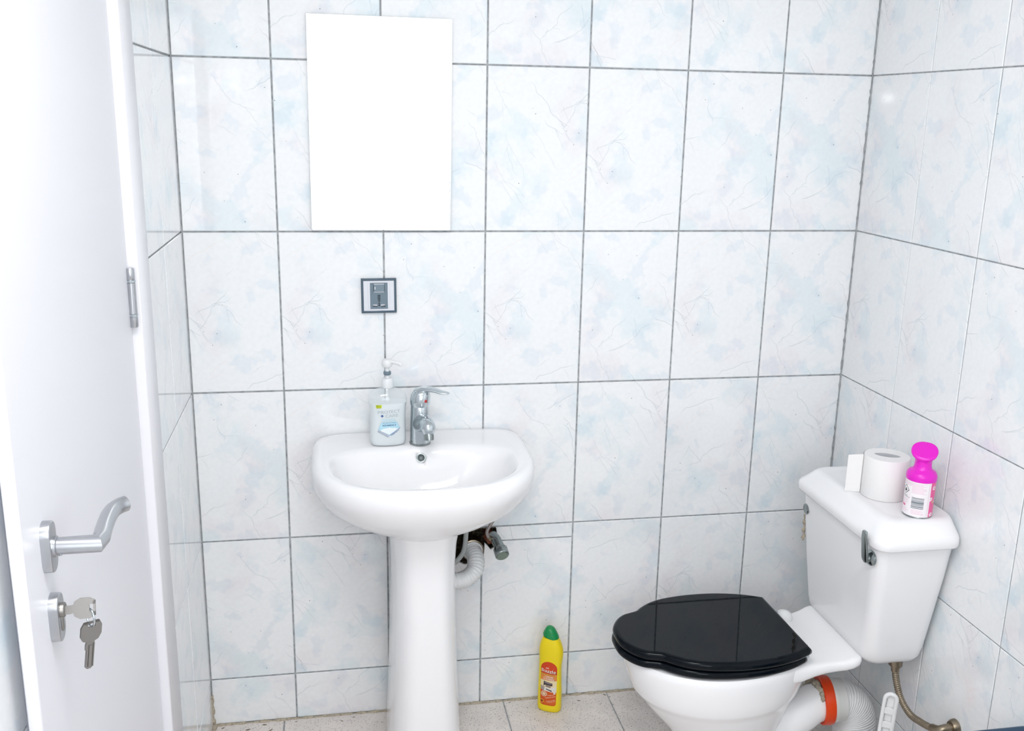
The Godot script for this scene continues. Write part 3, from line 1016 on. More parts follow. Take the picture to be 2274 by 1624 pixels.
func tap() -> void:
	var t := thing("mixer_tap", "chrome single-lever mixer tap with red dot on the basin rim", "tap", Vector3(0.5475, 0.8055, 0.093), 0.0)
	t.scale = Vector3(1.0, 1.075, 1.0)
	part(t, "base_ring", G.new().lathe([Vector2(0, 0), Vector2(0.0262, 0), Vector2(0.0262, 0.003), Vector2(0.0252, 0.004), Vector2(0, 0.004)], 32), M.dull_chrome)
	part(t, "body", G.new().lathe([Vector2(0, 0.004), Vector2(0.0250, 0.004), Vector2(0.0246, 0.02), Vector2(0.0238, 0.05), Vector2(0.0230, 0.075), Vector2(0.0222, 0.088), Vector2(0.0200, 0.092), Vector2(0, 0.092)], 36), M.chrome)
	# short spout swelling out of the front of the body
	var path := [Vector3(0.002, 0.046, 0.0), Vector3(0.004, 0.054, 0.022), Vector3(0.008, 0.0605, 0.045), Vector3(0.011, 0.0630, 0.064), Vector3(0.013, 0.0590, 0.080), Vector3(0.0135, 0.046, 0.087)]
	var rad := []
	var sp := spline(path, 5)
	for i in sp.size():
		var f := float(i) / (sp.size() - 1)
		rad.append(lerpf(0.0225, 0.0182, smoothstep(0.0, 0.6, f)) if f < 0.8 else lerpf(0.0182, 0.0125, smoothstep(0.8, 1.0, f)))
	var s := part(t, "spout", G.new().tube(sp, rad, 20), M.chrome)
	var a := part(s, "aerator", G.new().lathe([Vector2(0, -0.011), Vector2(0.0095, -0.011), Vector2(0.0118, -0.010), Vector2(0.0122, 0.0), Vector2(0.0118, 0.004), Vector2(0, 0.004)], 24), M.dull_chrome)
	a.transform = Transform3D(Basis(Vector3.RIGHT, -0.25), Vector3(0.0137, 0.0435, 0.0875))
	# the lever head is turned to the right
	var head := Node3D.new()
	head.name = "lever_head"
	head.position = Vector3(0, 0.090, 0)
	head.rotation.y = 1.13
	t.add_child(head)
	var rings := []
	for q in [[0.0, 0.0225, 0.022, 0.0225], [0.006, 0.0245, 0.024, 0.0245], [0.016, 0.0245, 0.0238, 0.025], [0.026, 0.0225, 0.021, 0.0255], [0.034, 0.0185, 0.0155, 0.0235], [0.0395, 0.0120, 0.008, 0.0185], [0.0425, 0.0045, 0.001, 0.0105]]:
		rings.append(oval(q[0], 0.0, q[1], -q[2], q[3], 0.0, 2.3, 2.1, 32))
	part(head, "cap", G.new().loft(rings), M.chrome)
	rings = []
	for q in [[-0.012, 0.0335, 0.013, 0.006], [0.005, 0.0395, 0.015, 0.0062], [0.022, 0.0405, 0.0145, 0.0058], [0.040, 0.0385, 0.0125, 0.0048], [0.056, 0.0355, 0.0110, 0.0040], [0.068, 0.0345, 0.0095, 0.0034], [0.075, 0.0345, 0.0055, 0.0022]]:
		var ring := PackedVector3Array()
		for i in 20:
			var w := TAU * i / 20
			ring.append(Vector3(q[2] * cos(w), q[1] + q[3] * sin(w), q[0]))
		rings.append(ring)
	part(head, "lever", G.new().loft(rings), M.chrome)
	var dot := part(head, "indicator_dot", G.new().lathe([Vector2(0, 0.0015), Vector2(0.003, 0.0012), Vector2(0.0042, 0.0), Vector2(0.0042, -0.001)], 16), M.red_dot, "red hot-water dot")
	dot.transform = Transform3D(Basis(Vector3.UP, -0.62) * Basis(Vector3.RIGHT, PI / 2), Vector3(-0.0146, 0.0150, 0.0205))


func plumbing() -> void:
	# waste pipe leaving the wall, bending to the left behind the pedestal
	var t := thing("flexible_waste_pipe", "white ribbed flexible waste pipe coming out of the wall under the basin", "pipe")
	var rubber := part(t, "pipe_sleeve", G.new().lathe([Vector2(0.026, 0), Vector2(0.0305, 0.0), Vector2(0.0315, 0.012), Vector2(0.0300, 0.035), Vector2(0.0255, 0.037), Vector2(0.025, 0.0)], 28), M.old_nickel)
	rubber.transform = Transform3D(Basis(Vector3.RIGHT, PI / 2), Vector3(0.694, 0.4655, -0.03))
	var path := spline([Vector3(0.694, 0.4655, -0.03), Vector3(0.6945, 0.465, 0.010), Vector3(0.697, 0.457, 0.045), Vector3(0.690, 0.440, 0.073), Vector3(0.668, 0.428, 0.088), Vector3(0.640, 0.425, 0.095), Vector3(0.600, 0.43, 0.10), Vector3(0.565, 0.46, 0.12), Vector3(0.547, 0.52, 0.15)], 12)
	var rad := []
	for i in path.size():
		var f := i % 3
		rad.append(0.0238 if i < 14 else (0.0232 if f == 0 else 0.0198))
	part(t, "corrugated_hose", G.new().tube(path, rad, 24), M.white_plastic)
	part(t, "hose_mouth", G.new().lathe([Vector2(0.0232, 0), Vector2(0.0262, 0.0), Vector2(0.0268, 0.004), Vector2(0.0262, 0.008), Vector2(0.0232, 0.008)], 28), M.white_plastic).transform = Transform3D(Basis(Vector3.RIGHT, PI / 2), Vector3(0.694, 0.4655, 0.003))
	# supply hose behind the pedestal
	var h := thing("basin_supply_hose", "thin grey supply hose behind the basin pedestal", "hose")
	part(h, "hose", G.new().tube(spline([Vector3(0.668, 0.66, 0.06), Vector3(0.670, 0.58, 0.055), Vector3(0.669, 0.52, 0.05), Vector3(0.664, 0.485, 0.048), Vector3(0.648, 0.462, 0.05), Vector3(0.625, 0.452, 0.06), Vector3(0.58, 0.455, 0.09)], 8), 0.0065, 12), M.grey_hose)
	# corner valve with its round chrome cap pointing down and out
	var v := thing("angle_valve", "dull chrome angle valve with round cap beside the waste pipe", "valve")
	part(v, "wall_pipe", G.new().tube([Vector3(0.738, 0.507, -0.09), Vector3(0.738, 0.507, 0.012)], 0.0105, 16), M.rust_brass, "rusty brown pipe stub")
	part(v, "hex_nut", G.new().tube([Vector3(0.732, 0.508, 0.012), Vector3(0.738, 0.506, 0.034)], 0.0125, 6), M.rust_brass, "rust-brown nut")
	part(v, "valve_body", G.new().tube(spline([Vector3(0.745, 0.512, 0.022), Vector3(0.750, 0.510, 0.040), Vector3(0.755, 0.502, 0.058), Vector3(0.758, 0.494, 0.074)], 5), 0.0138, 20), M.dull_chrome)
	var a := Vector3(0.757, 0.497, 0.068)
	var dir := Vector3(0.12, -0.42, 0.90).normalized()
	part(v, "valve_cap", G.new().tube([a, a + dir * 0.003, a + dir * 0.022, a + dir * 0.025, a + dir * 0.0262], [0.0165, 0.0185, 0.0190, 0.0182, 0.0160], 12), M.dull_chrome)
	part(v, "cap_face", G.new().tube([a + dir * 0.0255, a + dir * 0.0272], 0.0150, 24), mat("green_grey_cap", rgb(128, 146, 136), 0.45, 0.5))
	part(v, "supply_tube", G.new().tube(spline([Vector3(0.752, 0.64, 0.06), Vector3(0.748, 0.585, 0.05), Vector3(0.735, 0.555, 0.045), Vector3(0.7265, 0.536, 0.043), Vector3(0.729, 0.522, 0.041), Vector3(0.737, 0.510, 0.038)], 6), 0.0046, 12), M.dull_pewter)
	part(v, "compression_nut", G.new().tube([Vector3(0.7315, 0.5185, 0.040), Vector3(0.7385, 0.5085, 0.037)], 0.0068, 6), M.old_nickel)


# outline of the seat in plan, from its straight hinge edge (u = 0) to the nose
func seat_outline(grow: float) -> PackedVector2Array:
	var half := [Vector2(0.0, 0.135), Vector2(0.045, 0.158), Vector2(0.10, 0.174), Vector2(0.155, 0.180), Vector2(0.21, 0.178), Vector2(0.265, 0.168), Vector2(0.305, 0.151), Vector2(0.335, 0.128), Vector2(0.350, 0.113), Vector2(0.366, 0.106), Vector2(0.388, 0.097), Vector2(0.408, 0.078), Vector2(0.424, 0.050), Vector2(0.431, 0.022)]
	var c := Curve2D.new()
	var all := []
	for q in half:
		all.append(q)
	for i in range(half.size() - 1, -1, -1):
		all.append(Vector2(half[i].x, -half[i].y))
	for i in all.size():
		var tt: Vector2 = (all[min(i + 1, all.size() - 1)] - all[max(i - 1, 0)]) / 6.0
		c.add_point(all[i], -tt, tt)
	var out := PackedVector2Array()
	for i in (all.size() - 1) * 4 + 1:
		var seg := mini(i / 4, all.size() - 2)
		var q := c.sample(seg, (i - seg * 4) / 4.0)
		out.append(Vector2(q.x * 1.008 * (1.0 + grow / 0.43) - grow * 0.5, q.y * 0.985 * (1.0 + grow / 0.18)))
	return out


func toilet() -> void:
	var zc := 0.381
	var t := thing("toilet", "white ceramic toilet bowl with glossy black seat and lid", "toilet", Vector3(0, 0, zc))
	var rings := []
	# y, front, back, half-width, widest at
	for a in [[0.0, 1.145, 1.44, 0.112, 1.29], [0.012, 1.140, 1.445, 0.116, 1.29], [0.03, 1.148, 1.43, 0.108, 1.29], [0.08, 1.158, 1.415, 0.098, 1.29], [0.112, 1.150, 1.41, 0.100, 1.28], [0.145, 1.131, 1.412, 0.110, 1.27], [0.178, 1.104, 1.42, 0.124, 1.26], [0.210, 1.076, 1.43, 0.139, 1.25], [0.236, 1.056, 1.44, 0.150, 1.24], [0.251, 1.046, 1.446, 0.1565, 1.235], [0.259, 1.037, 1.45, 0.1625, 1.235], [0.267, 1.032, 1.453, 0.1655, 1.235], [0.292, 1.023, 1.462, 0.1695, 1.23], [0.324, 1.014, 1.47, 0.1725, 1.23], [0.345, 1.010, 1.47, 0.1735, 1.23], [0.357, 1.011, 1.468, 0.1725, 1.23], [0.3620, 1.016, 1.465, 0.167, 1.23]]:
		var ring := PackedVector3Array()
		for i in 72:
			var w := TAU * (i + 0.5) / 72
			var e := 2.0
			var x := pow(absf(cos(w)), 2.0 / e)
			ring.append(Vector3(a[4] - x * (a[4] - a[1]) if cos(w) < 0 else a[4] + x * (a[2] - a[4]), a[0], signf(sin(w)) * pow(absf(sin(w)), 2.0 / e) * a[3]))
		rings.append(ring)
	part(t, "pan", G.new().loft(rings), M.ceramic)
	# the shelf that carries the cistern, waisted and turned up at its end
	rings = []
	for a in [[1.300, 0.118, 0.315, 0.3605], [1.345, 0.129, 0.310, 0.3605], [1.375, 0.1345, 0.311, 0.3605], [1.405, 0.1345, 0.315, 0.3595], [1.440, 0.129, 0.323, 0.3585], [1.470, 0.125, 0.328, 0.358], [1.495, 0.126, 0.332, 0.359], [1.517, 0.130, 0.335, 0.363], [1.533, 0.133, 0.339, 0.370], [1.546, 0.133, 0.345, 0.374], [1.553, 0.128, 0.352, 0.372], [1.556, 0.122, 0.358, 0.368]]:
		var ring := PackedVector3Array()
		for q in rrect(a[1], (a[3] - a[2]) / 2, minf(0.018, (a[3] - a[2]) * 0.45), 5):
			ring.append(Vector3(a[0], (a[2] + a[3]) / 2 + q.y, q.x))
		rings.append(ring)
	part(t, "shelf", G.new().loft(rings), M.ceramic)
	# the trap rising to the outlet behind
	var path := spline([Vector3(1.30, 0.105, 0.006), Vector3(1.355, 0.118, 0.014), Vector3(1.41, 0.141, 0.020), Vector3(1.46, 0.166, 0.027), Vector3(1.500, 0.183, 0.021), Vector3(1.545, 0.189, 0.019)], 6)
	var rad := []
	for i in path.size():
		rad.append(lerpf(0.070, 0.0475, smoothstep(0.0, 0.75, float(i) / (path.size() - 1))))
	part(t, "trap", G.new().tube(path, rad, 28), M.ceramic)
	# seat ring and lid
	var to := Transform3D(Basis(Vector3(-1, 0, 0), Vector3(0, 0, 1), Vector3(0, 1, 0)), Vector3(1.4170, 0.3635, 0))
	part(t, "seat_ring", G.new().add(G.new().slab(seat_outline(-0.005), 0.0215, 0.0104, 6), to), M.black_lacquer, "glossy black seat ring").rotation.x = -0.006
	to = Transform3D(Basis(Vector3.RIGHT, -0.022) * to.basis, Vector3(1.4205, 0.3850, 0))
	part(t, "seat_lid", G.new().add(G.new().slab(seat_outline(0.0), 0.0225, 0.0110, 7), to), M.black_lacquer, "glossy black wooden lid with a nose-shaped front")
	for s in [-1, 1]:
		var h := part(t, "hinge_post", G.new().lathe([Vector2(0, 0.0), Vector2(0.011, 0.0), Vector2(0.011, 0.003), Vector2(0.006, 0.005), Vector2(0.006, 0.026), Vector2(0.0045, 0.029), Vector2(0, 0.03)], 16), M.chrome, "", Vector3(1.431, 0.358, s * 0.082))
		part(h, "hinge_rod", G.new().tube([Vector3(0, 0.024, 0), Vector3(-0.03, 0.0235, 0)], 0.0035, 10), M.chrome)
	part(t, "cistern_bolt_cap", G.new().lathe([Vector2(0, 0.0), Vector2(0.021, 0.0), Vector2(0.022, 0.006), Vector2(0.017, 0.018), Vector2(0.007, 0.023), Vector2(0, 0.0235)], 20), M.white_plastic, "white domed bolt cap", Vector3(1.460, 0.358, -0.094))


func cistern() -> void:
	var t := thing("toilet_cistern", "white ceramic toilet cistern with loose lid fixed to the right wall", "cistern", Vector3(0, 0, 0))
	var rings := []
	for a in [[0.352, 1.585, 1.685, 0.255, 0.497, 0.03], [0.3545, 1.570, 1.692, 0.240, 0.512, 0.035], [0.362, 1.557, 1.697, 0.227, 0.526, 0.035], [0.376, 1.549, 1.700, 0.220, 0.535, 0.034], [0.40, 1.545, 1.702, 0.217, 0.540, 0.034], [0.50, 1.534, 1.704, 0.210, 0.559, 0.034], [0.60, 1.524, 1.706, 0.204, 0.577, 0.034], [0.692, 1.516, 1.707, 0.199, 0.592, 0.034]]:
		rings.append(flatring(rrect((a[2] - a[1]) / 2, (a[4] - a[3]) / 2, a[5], 6, Vector2((a[1] + a[2]) / 2, (a[3] + a[4]) / 2)), a[0]))
	part(t, "tank", G.new().loft(rings), M.ceramic)
	rings = []
	for a in [[0.684, 0.008], [0.6845, 0.002], [0.688, 0.0], [0.700, 0.0], [0.7065, 0.0015], [0.712, 0.0055], [0.730, 0.0205], [0.7385, 0.0275], [0.7425, 0.033], [0.7440, 0.041], [0.7430, 0.052], [0.7425, 0.06]]:
		var x0: float = 1.502 + a[1]
		var x1: float = 1.709 - a[1] * 0.25
		var z0: float = 0.189 + a[1]
		var z1: float = 0.607 - a[1]
		rings.append(flatring(rrect((x1 - x0) / 2, (z1 - z0) / 2, 0.034, 6, Vector2((x0 + x1) / 2, (z0 + z1) / 2)), a[0]))
	part(t, "cistern_lid", G.new().loft(rings), M.ceramic)
	var lever := Node3D.new()
	lever.name = "flush_lever"
	lever.set_meta("label", "chrome flush lever")
	lever.position = Vector3(1.5195, 0.650, 0.553)
	t.add_child(lever)
	part(lever, "boss", G.new().add(G.new().lathe([Vector2(0, 0), Vector2(0.0180, 0), Vector2(0.0180, 0.005), Vector2(0.0150, 0.008), Vector2(0.0105, 0.010), Vector2(0.0100, 0.018), Vector2(0, 0.019)], 24), Transform3D(Basis(Vector3(0, 0, 1), PI / 2), Vector3.ZERO)), M.dull_chrome)
	rings = []
	for a in [[-0.012, -0.015, 0.0095], [-0.005, -0.017, 0.0118], [0.010, -0.020, 0.0120], [0.030, -0.024, 0.0108], [0.050, -0.028, 0.0096], [0.062, -0.029, 0.0090], [0.066, -0.029, 0.0066]]:
		var ring := PackedVector3Array()
		for q in rrect(0.0028, a[2], 0.0026, 3):
			ring.append(Vector3(a[1] + q.x, a[0] + 0.004, q.y + a[0] * 0.12))
		rings.append(ring)
	part(lever, "arm", G.new().loft(rings), M.dull_chrome)
	var cap := part(t, "plug_button", G.new().add(G.new().lathe([Vector2(0, 0), Vector2(0.0135, 0), Vector2(0.0135, 0.002), Vector2(0.0120, 0.003), Vector2(0.0105, 0.0018), Vector2(0, 0.0022)], 24), Transform3D(Basis(Vector3(0, 0, 1), PI / 2), Vector3.ZERO)), M.dull_chrome, "small round grey plug", Vector3(1.5205, 0.636, 0.236))
	var lump := []
	var rad := []
	for i in 12:
		lump.append(Vector3(1.536 + 0.002 * sin(i * 1.7), 0.606 - i * 0.0065, 0.203 + i * 0.0003 + 0.0012 * sin(i * 2.3)))
		rad.append(0.0035 + 0.0022 * sin(i * 2.1 + 0.4))
	part(t, "old_sealant", G.new().tube(lump, rad, 8), M.dirty_sealant, "dried yellowish sealant smear")


func toilet_drain() -> void:
	var t := thing("toilet_drain_connector", "white concertina drain pipe with orange rubber ring behind the toilet", "drain pipe")
	var c := Vector3(1.530, 0.189, 0.400)
	var ax := Basis(Vector3(0, 0, 1), -PI / 2 + 0.06).rotated(Vector3.UP, -0.16)
	part(t, "rubber_ring", G.new().lathe([Vector2(0.0525, -0.010), Vector2(0.0565, -0.012), Vector2(0.0595, -0.010), Vector2(0.0600, 0.007), Vector2(0.0585, 0.014), Vector2(0.052, 0.016), Vector2(0.0525, 0.0)], 40), M.orange_rubber, "orange rubber sealing ring").transform = Transform3D(ax, c)
	part(t, "collar", G.new().lathe([Vector2(0.0545, 0.014), Vector2(0.0555, 0.016), Vector2(0.0555, 0.022), Vector2(0.0530, 0.026), Vector2(0.0515, 0.046), Vector2(0.047, 0.048)], 40), M.grey_white_plastic).transform = Transform3D(ax, c)
	var path := spline([c + Vector3(0.030, -0.002, -0.003), c + Vector3(0.056, -0.010, -0.004), c + Vector3(0.080, -0.032, -0.004), c + Vector3(0.092, -0.066, -0.002), c + Vector3(0.092, -0.110, 0.0), c + Vector3(0.090, -0.19, 0.002)], 18)
	var rad := []
	for i in path.size():
		rad.append([0.0525, 0.0520, 0.0455][i % 3])
	part(t, "concertina_hose", G.new().tube(path, rad, 36), M.white_plastic)
	# crumbling sealant about the ceramic outlet
	var r := RandomNumberGenerator.new()
	r.seed = 77
	for k in 5:
		var a0 := 0.6 + k * 0.62
		var lump := []
		var rad2 := []
		for i in 9:
			var a := a0 + i * 0.075
			lump.append(Vector3(1.506 + r.randf_range(-0.007, 0.007), 0.188 + 0.0475 * sin(a) * 1.0, 0.400 + 0.0475 * cos(a)))
			rad2.append(r.randf_range(0.0035, 0.0085))
		part(t, "crumbled_sealant", G.new().tube(lump, rad2, 7), M.dirty_sealant, "crumbling brownish sealant")


func water_hose() -> void:
	var t := thing("cistern_supply_hose", "ribbed steel water hose running from cistern base to the wall", "hose")
	var top := Vector3(1.648, 0.352, 0.500)
	part(t, "tank_nut", G.new().tube([top + Vector3(0, 0.004, 0), top + Vector3(0, -0.016, 0)], 0.0155, 6), M.old_nickel)
	part(t, "ferrule", G.new().tube([top + Vector3(0, -0.014, 0), top + Vector3(0.001, -0.030, 0.001)], 0.0095, 14), M.old_nickel)
	var path := spline([top + Vector3(0, -0.018, 0), Vector3(1.651, 0.300, 0.507), Vector3(1.657, 0.262, 0.524), Vector3(1.664, 0.240, 0.556), Vector3(1.669, 0.242, 0.592), Vector3(1.671, 0.250, 0.624), Vector3(1.672, 0.257, 0.645)], 26)
	var rad := []
	for i in path.size():
		rad.append([0.0083, 0.0081, 0.0064][i % 3])
	part(t, "ribbed_hose", G.new().tube(path, rad, 14), M.braided_steel)
	part(t, "elbow", G.new().tube(spline([Vector3(1.671, 0.254, 0.634), Vector3(1.673, 0.262, 0.654), Vector3(1.682, 0.268, 0.660), Vector3(1.700, 0.270, 0.660)], 5), 0.0105, 16), M.old_nickel)
	part(t, "wall_flange", G.new().tube([Vector3(1.697, 0.270, 0.660), Vector3(1.703, 0.270, 0.660), Vector3(1.7105, 0.270, 0.660)], [0.0150, 0.0185, 0.0195], 24), M.old_nickel)
	part(t, "green_tap_grip", G.new().tube([Vector3(1.672, 0.250, 0.650), Vector3(1.668, 0.236, 0.654), Vector3(1.662, 0.205, 0.660)], [0.0085, 0.0125, 0.0135], 16), M.green_plastic, "olive green valve grip")


func socket() -> void:
	var t := thing("wall_socket", "slate-framed switched wall socket between mirror and tap", "socket", Vector3(0.4555, 1.1600, 0.0))
	t.rotation.z = 0.006
	var f := G.new()
	var o := 0.0428
	var i := 0.0372
	f.add(G.new().box(Vector3(-o, i, 0), Vector3(o, o, 0.0095), 0.0016))
	f.add(G.new().box(Vector3(-o, -o, 0), Vector3(o, -i, 0.0095), 0.0016))
	f.add(G.new().box(Vector3(-o, -i - 0.001, 0), Vector3(-i, i + 0.001, 0.0094), 0.0016))
	f.add(G.new().box(Vector3(i, -i - 0.001, 0), Vector3(o, i + 0.001, 0.0094), 0.0016))
	part(t, "frame", f, M.slate_frame, "dark slate outer frame")
	pierced(t, "face_plate", G.new().box(Vector3(-i - 0.001, -i - 0.001, 0), Vector3(i + 0.001, i + 0.001, 0.0078), 0.001), M.plate_white, [[Vector3(0, 0, 0.005), Vector3(0.0428, 0.0648, 0.02), 0.0]])
	pierced(t, "module_rim", G.new().slab(rrect(0.0268, 0.0335, 0.004, 4), 0.0088, 0.0012, 2, false), M.plate_white, [[Vector3(0, 0, 0.005), Vector3(0.0428, 0.0648, 0.02), 0.0]])
	var cuts := [[Vector3(0, 0.0195, 0.011), Vector3(0.029, 0.022, 0.008), 0.0]]
	for q in [[0.0, -0.0015, 0.0035, 0.0046], [0.0, -0.0105, 0.0030, 0.0042], [0.0002, -0.0182, 0.0018, 0.0015], [0.0002, -0.0230, 0.0018, 0.0017]]:
		cuts.append([Vector3(q[0], q[1], 0.0063), Vector3(q[2] * 2, q[3] * 2, 0.0106), 0.0])
	for sx in [-1, 1]:
		cuts.append([Vector3(sx * 0.0098, -0.0240, 0.0075), Vector3(0.0112, 0.0068, 0.0080), 0.0])
	var m := pierced(t, "module", G.new().slab(rrect(0.0213, 0.0323, 0.001, 2), 0.0100, 0.0008, 1, false), M.slate_module, cuts, "grey socket module")
	part(t, "rocker_switch", G.new().slab(PackedVector2Array([Vector2(-0.0118, 0.0110), Vector2(0.0132, 0.0110), Vector2(0.0132, 0.0285), Vector2(-0.0118, 0.0285)]), 0.0135, 0.0012, 2, false), mat("rocker_grey", rgb(120, 138, 150), 0.35))
	part(t, "switch_mark", G.new().slab(rrect(0.001, 0.0036, 0.0009, 3, Vector2(-0.0095, 0.0200)), 0.0138), M.plate_white)
	for y in [0.0090, 0.0284]:
		part(t, "switch_edge", G.new().box(Vector3(-0.0125, y, 0.0074), Vector3(0.0132, y + 0.0018, 0.0106)), M.plate_white)
	for sx in [-1, 1]:
		part(m, "pin_shutter", G.new().slab(PackedVector2Array([Vector2(sx * 0.0045, -0.0207), Vector2(sx * 0.0151, -0.0215), Vector2(sx * 0.0153, -0.0240), Vector2(sx * 0.0045, -0.0256)]), 0.0070), M.plate_white)


func soap_print() -> Image:
	var im := Image.create_empty(352, 480, false, Image.FORMAT_RGBA8)
	im.fill(Color(0.93, 0.96, 0.97, 0.0))
	# pale blue shield with a drop
	var sky := rgb(186, 228, 244)
	fill(im, PackedVector2Array([Vector2(70, 330), Vector2(110, 206), Vector2(240, 206), Vector2(284, 320), Vector2(176, 400)]), rgb(216, 240, 249), 0.75)
	fill(im, PackedVector2Array([Vector2(64, 330), Vector2(96, 252), Vector2(262, 246), Vector2(290, 316), Vector2(178, 402)]), sky, 0.9)
	fill(im, PackedVector2Array([Vector2(82, 346), Vector2(120, 322), Vector2(176, 314), Vector2(236, 318), Vector2(276, 330), Vector2(180, 396)]), rgb(240, 249, 251))
	fill(im, PackedVector2Array([Vector2(178, 296), Vector2(186, 326), Vector2(182, 342), Vector2(172, 342), Vector2(168, 328)]), rgb(240, 249, 251))
	fill(im, PackedVector2Array([Vector2(64, 340), Vector2(180, 412), Vector2(180, 420), Vector2(64, 348)]), rgb(170, 184, 216))
	fill(im, PackedVector2Array([Vector2(180, 404), Vector2(294, 318), Vector2(296, 324), Vector2(214, 398), Vector2(206, 408)]), rgb(150, 172, 206))
	letters(im, "REMOVES 99.9% OF BACTERIA", Vector2(112, 390), 9, rgb(38, 60, 120), 0.56, true, 128)
	strokes(im, Vector2(216, 398), Vector2(284, 347), 6, 12, rgb(70, 92, 150))
	letters(im, "VITAMIN E", Vector2(178, 284), 20, rgb(20, 58, 112), -0.02, true, 142)
	letters(im, "SOOTHING MOISTURISING", Vector2(180, 256), 8, rgb(60, 84, 140), -0.02, true, 140)
	letters(im, "PROTECT", Vector2(178, 124), 33, rgb(178, 190, 198), -0.05, false, 232)
	letters(im, "CARE", Vector2(208, 172), 33, rgb(178, 190, 198), -0.03, false, 132)
	fill(im, bar(Vector2(92, 167), Vector2(122, 177)), rgb(18, 76, 150))
	fill(im, bar(Vector2(102, 157), Vector2(112, 187)), rgb(18, 76, 150))
	fill(im, PackedVector2Array([Vector2(44, 42), Vector2(106, 40), Vector2(100, 78), Vector2(46, 80)]), rgb(226, 238, 40))
	letters(im, "MEGA", Vector2(72, 51), 13, rgb(24, 40, 40), -0.02, true, 48)
	letters(im, "VALUE", Vector2(72, 70), 13, rgb(24, 40, 40), -0.02, true, 46)
	return im


func soap() -> void:
	var t := thing("hand_soap_bottle", "clear pump bottle of white hand soap standing left of the tap", "soap bottle", Vector3(0.4690, 0.8058, 0.092), 0.05)
	# height, half-width, half-depth
	var prof := [[0.0, 0.036, 0.018], [0.0015, 0.0400, 0.0215], [0.006, 0.0430, 0.0245], [0.014, 0.0442, 0.0258], [0.035, 0.0440, 0.0260], [0.060, 0.0432, 0.0258], [0.080, 0.0432, 0.0258], [0.095, 0.0446, 0.0262], [0.108, 0.0466, 0.0266], [0.117, 0.0472, 0.0264], [0.124, 0.0458, 0.0252], [0.130, 0.0420, 0.0228], [0.1355, 0.0350, 0.0190], [0.140, 0.0250, 0.0160], [0.143, 0.0150, 0.0140], [0.146, 0.0130, 0.0130]]
	var rings := []
	var inner := []
	for a in prof:
		rings.append(oval(a[0], 0, a[1], -a[2], a[2], 0, 2.7, 2.7, 48))
		if a[0] < 0.11:
			inner.append(oval(a[0] + 0.0008, 0, a[1] - 0.0012, -a[2] + 0.0012, a[2] - 0.0012, 0, 2.7, 2.7, 48))
	var shell := part(t, "bottle", G.new().loft(rings), M.clear_plastic)
	part(t, "liquid", G.new().loft(inner), M.hand_soap, "milky white soap")
	part(t, "dip_tube", G.new().tube([Vector3(-0.001, 0.108, 0), Vector3(0, 0.150, 0)], 0.0042, 12), M.milky_plastic)
	part(t, "collar", G.new().lathe([Vector2(0, 0.145), Vector2(0.0140, 0.145), Vector2(0.0142, 0.148), Vector2(0.0136, 0.166), Vector2(0.0125, 0.168), Vector2(0, 0.168)], 28), M.milky_plastic)
	part(t, "lock_ring", G.new().lathe([Vector2(0.0, 0.176), Vector2(0.0082, 0.1760), Vector2(0.0092, 0.178), Vector2(0.0092, 0.183), Vector2(0.0082, 0.1850), Vector2(0.0, 0.1850)], 24), M.slate_module, "blue-grey lock ring")
	part(t, "stem", G.new().tube([Vector3(0, 0.166, 0), Vector3(0, 0.20, 0)], 0.0052, 14), M.milky_plastic)
	var g := G.new()
	g.lathe([Vector2(0, 0.196), Vector2(0.0105, 0.196), Vector2(0.0128, 0.199), Vector2(0.0128, 0.210), Vector2(0.0110, 0.214), Vector2(0, 0.2155)], 24)
	part(t, "pump_head", g, M.white_plastic)
	part(t, "nozzle", G.new().tube(spline([Vector3(0.0, 0.208, 0), Vector3(0.018, 0.2085, 0.012), Vector3(0.028, 0.207, 0.019), Vector3(0.032, 0.203, 0.0215)], 5), 0.0046, 12), M.white_plastic)
	# the print lies on the front of the bottle
	var lab := G.new()
	var nx := 22
	var ny := 20
	var grid := []
	for j in ny + 1:
		var y := lerpf(0.014, 0.116, float(j) / ny)
		var hw := 0.0
		var hd := 0.0
		for k in prof.size() - 1:
			if y >= prof[k][0] and y <= prof[k + 1][0]:
				var w: float = (y - prof[k][0]) / (prof[k + 1][0] - prof[k][0])
				hw = lerpf(prof[k][1], prof[k + 1][1], w)
				hd = lerpf(prof[k][2], prof[k + 1][2], w)
		var row := []
		for i in nx + 1:
			var x := lerpf(-0.0408, 0.0408, float(i) / nx)
			row.append(Vector3(x, y, hd * pow(maxf(0.0, 1.0 - pow(absf(x) / hw, 2.7)), 1.0 / 2.7) + 0.0006))
		grid.append(row)
	for j in ny:
		for i in nx:
			lab.quad(grid[j][i], grid[j + 1][i], grid[j + 1][i + 1], grid[j][i + 1], 0, Vector2(float(i) / nx, 1.0 - float(j) / ny), Vector2(float(i) / nx, 1.0 - float(j + 1) / ny), Vector2(float(i + 1) / nx, 1.0 - float(j + 1) / ny), Vector2(float(i + 1) / nx, 1.0 - float(j) / ny))
	part(t, "label", lab, printed("soap_print", soap_print(), 0.4, true), "printed label reading protect and care, vitamin E", Vector3.ZERO, true)


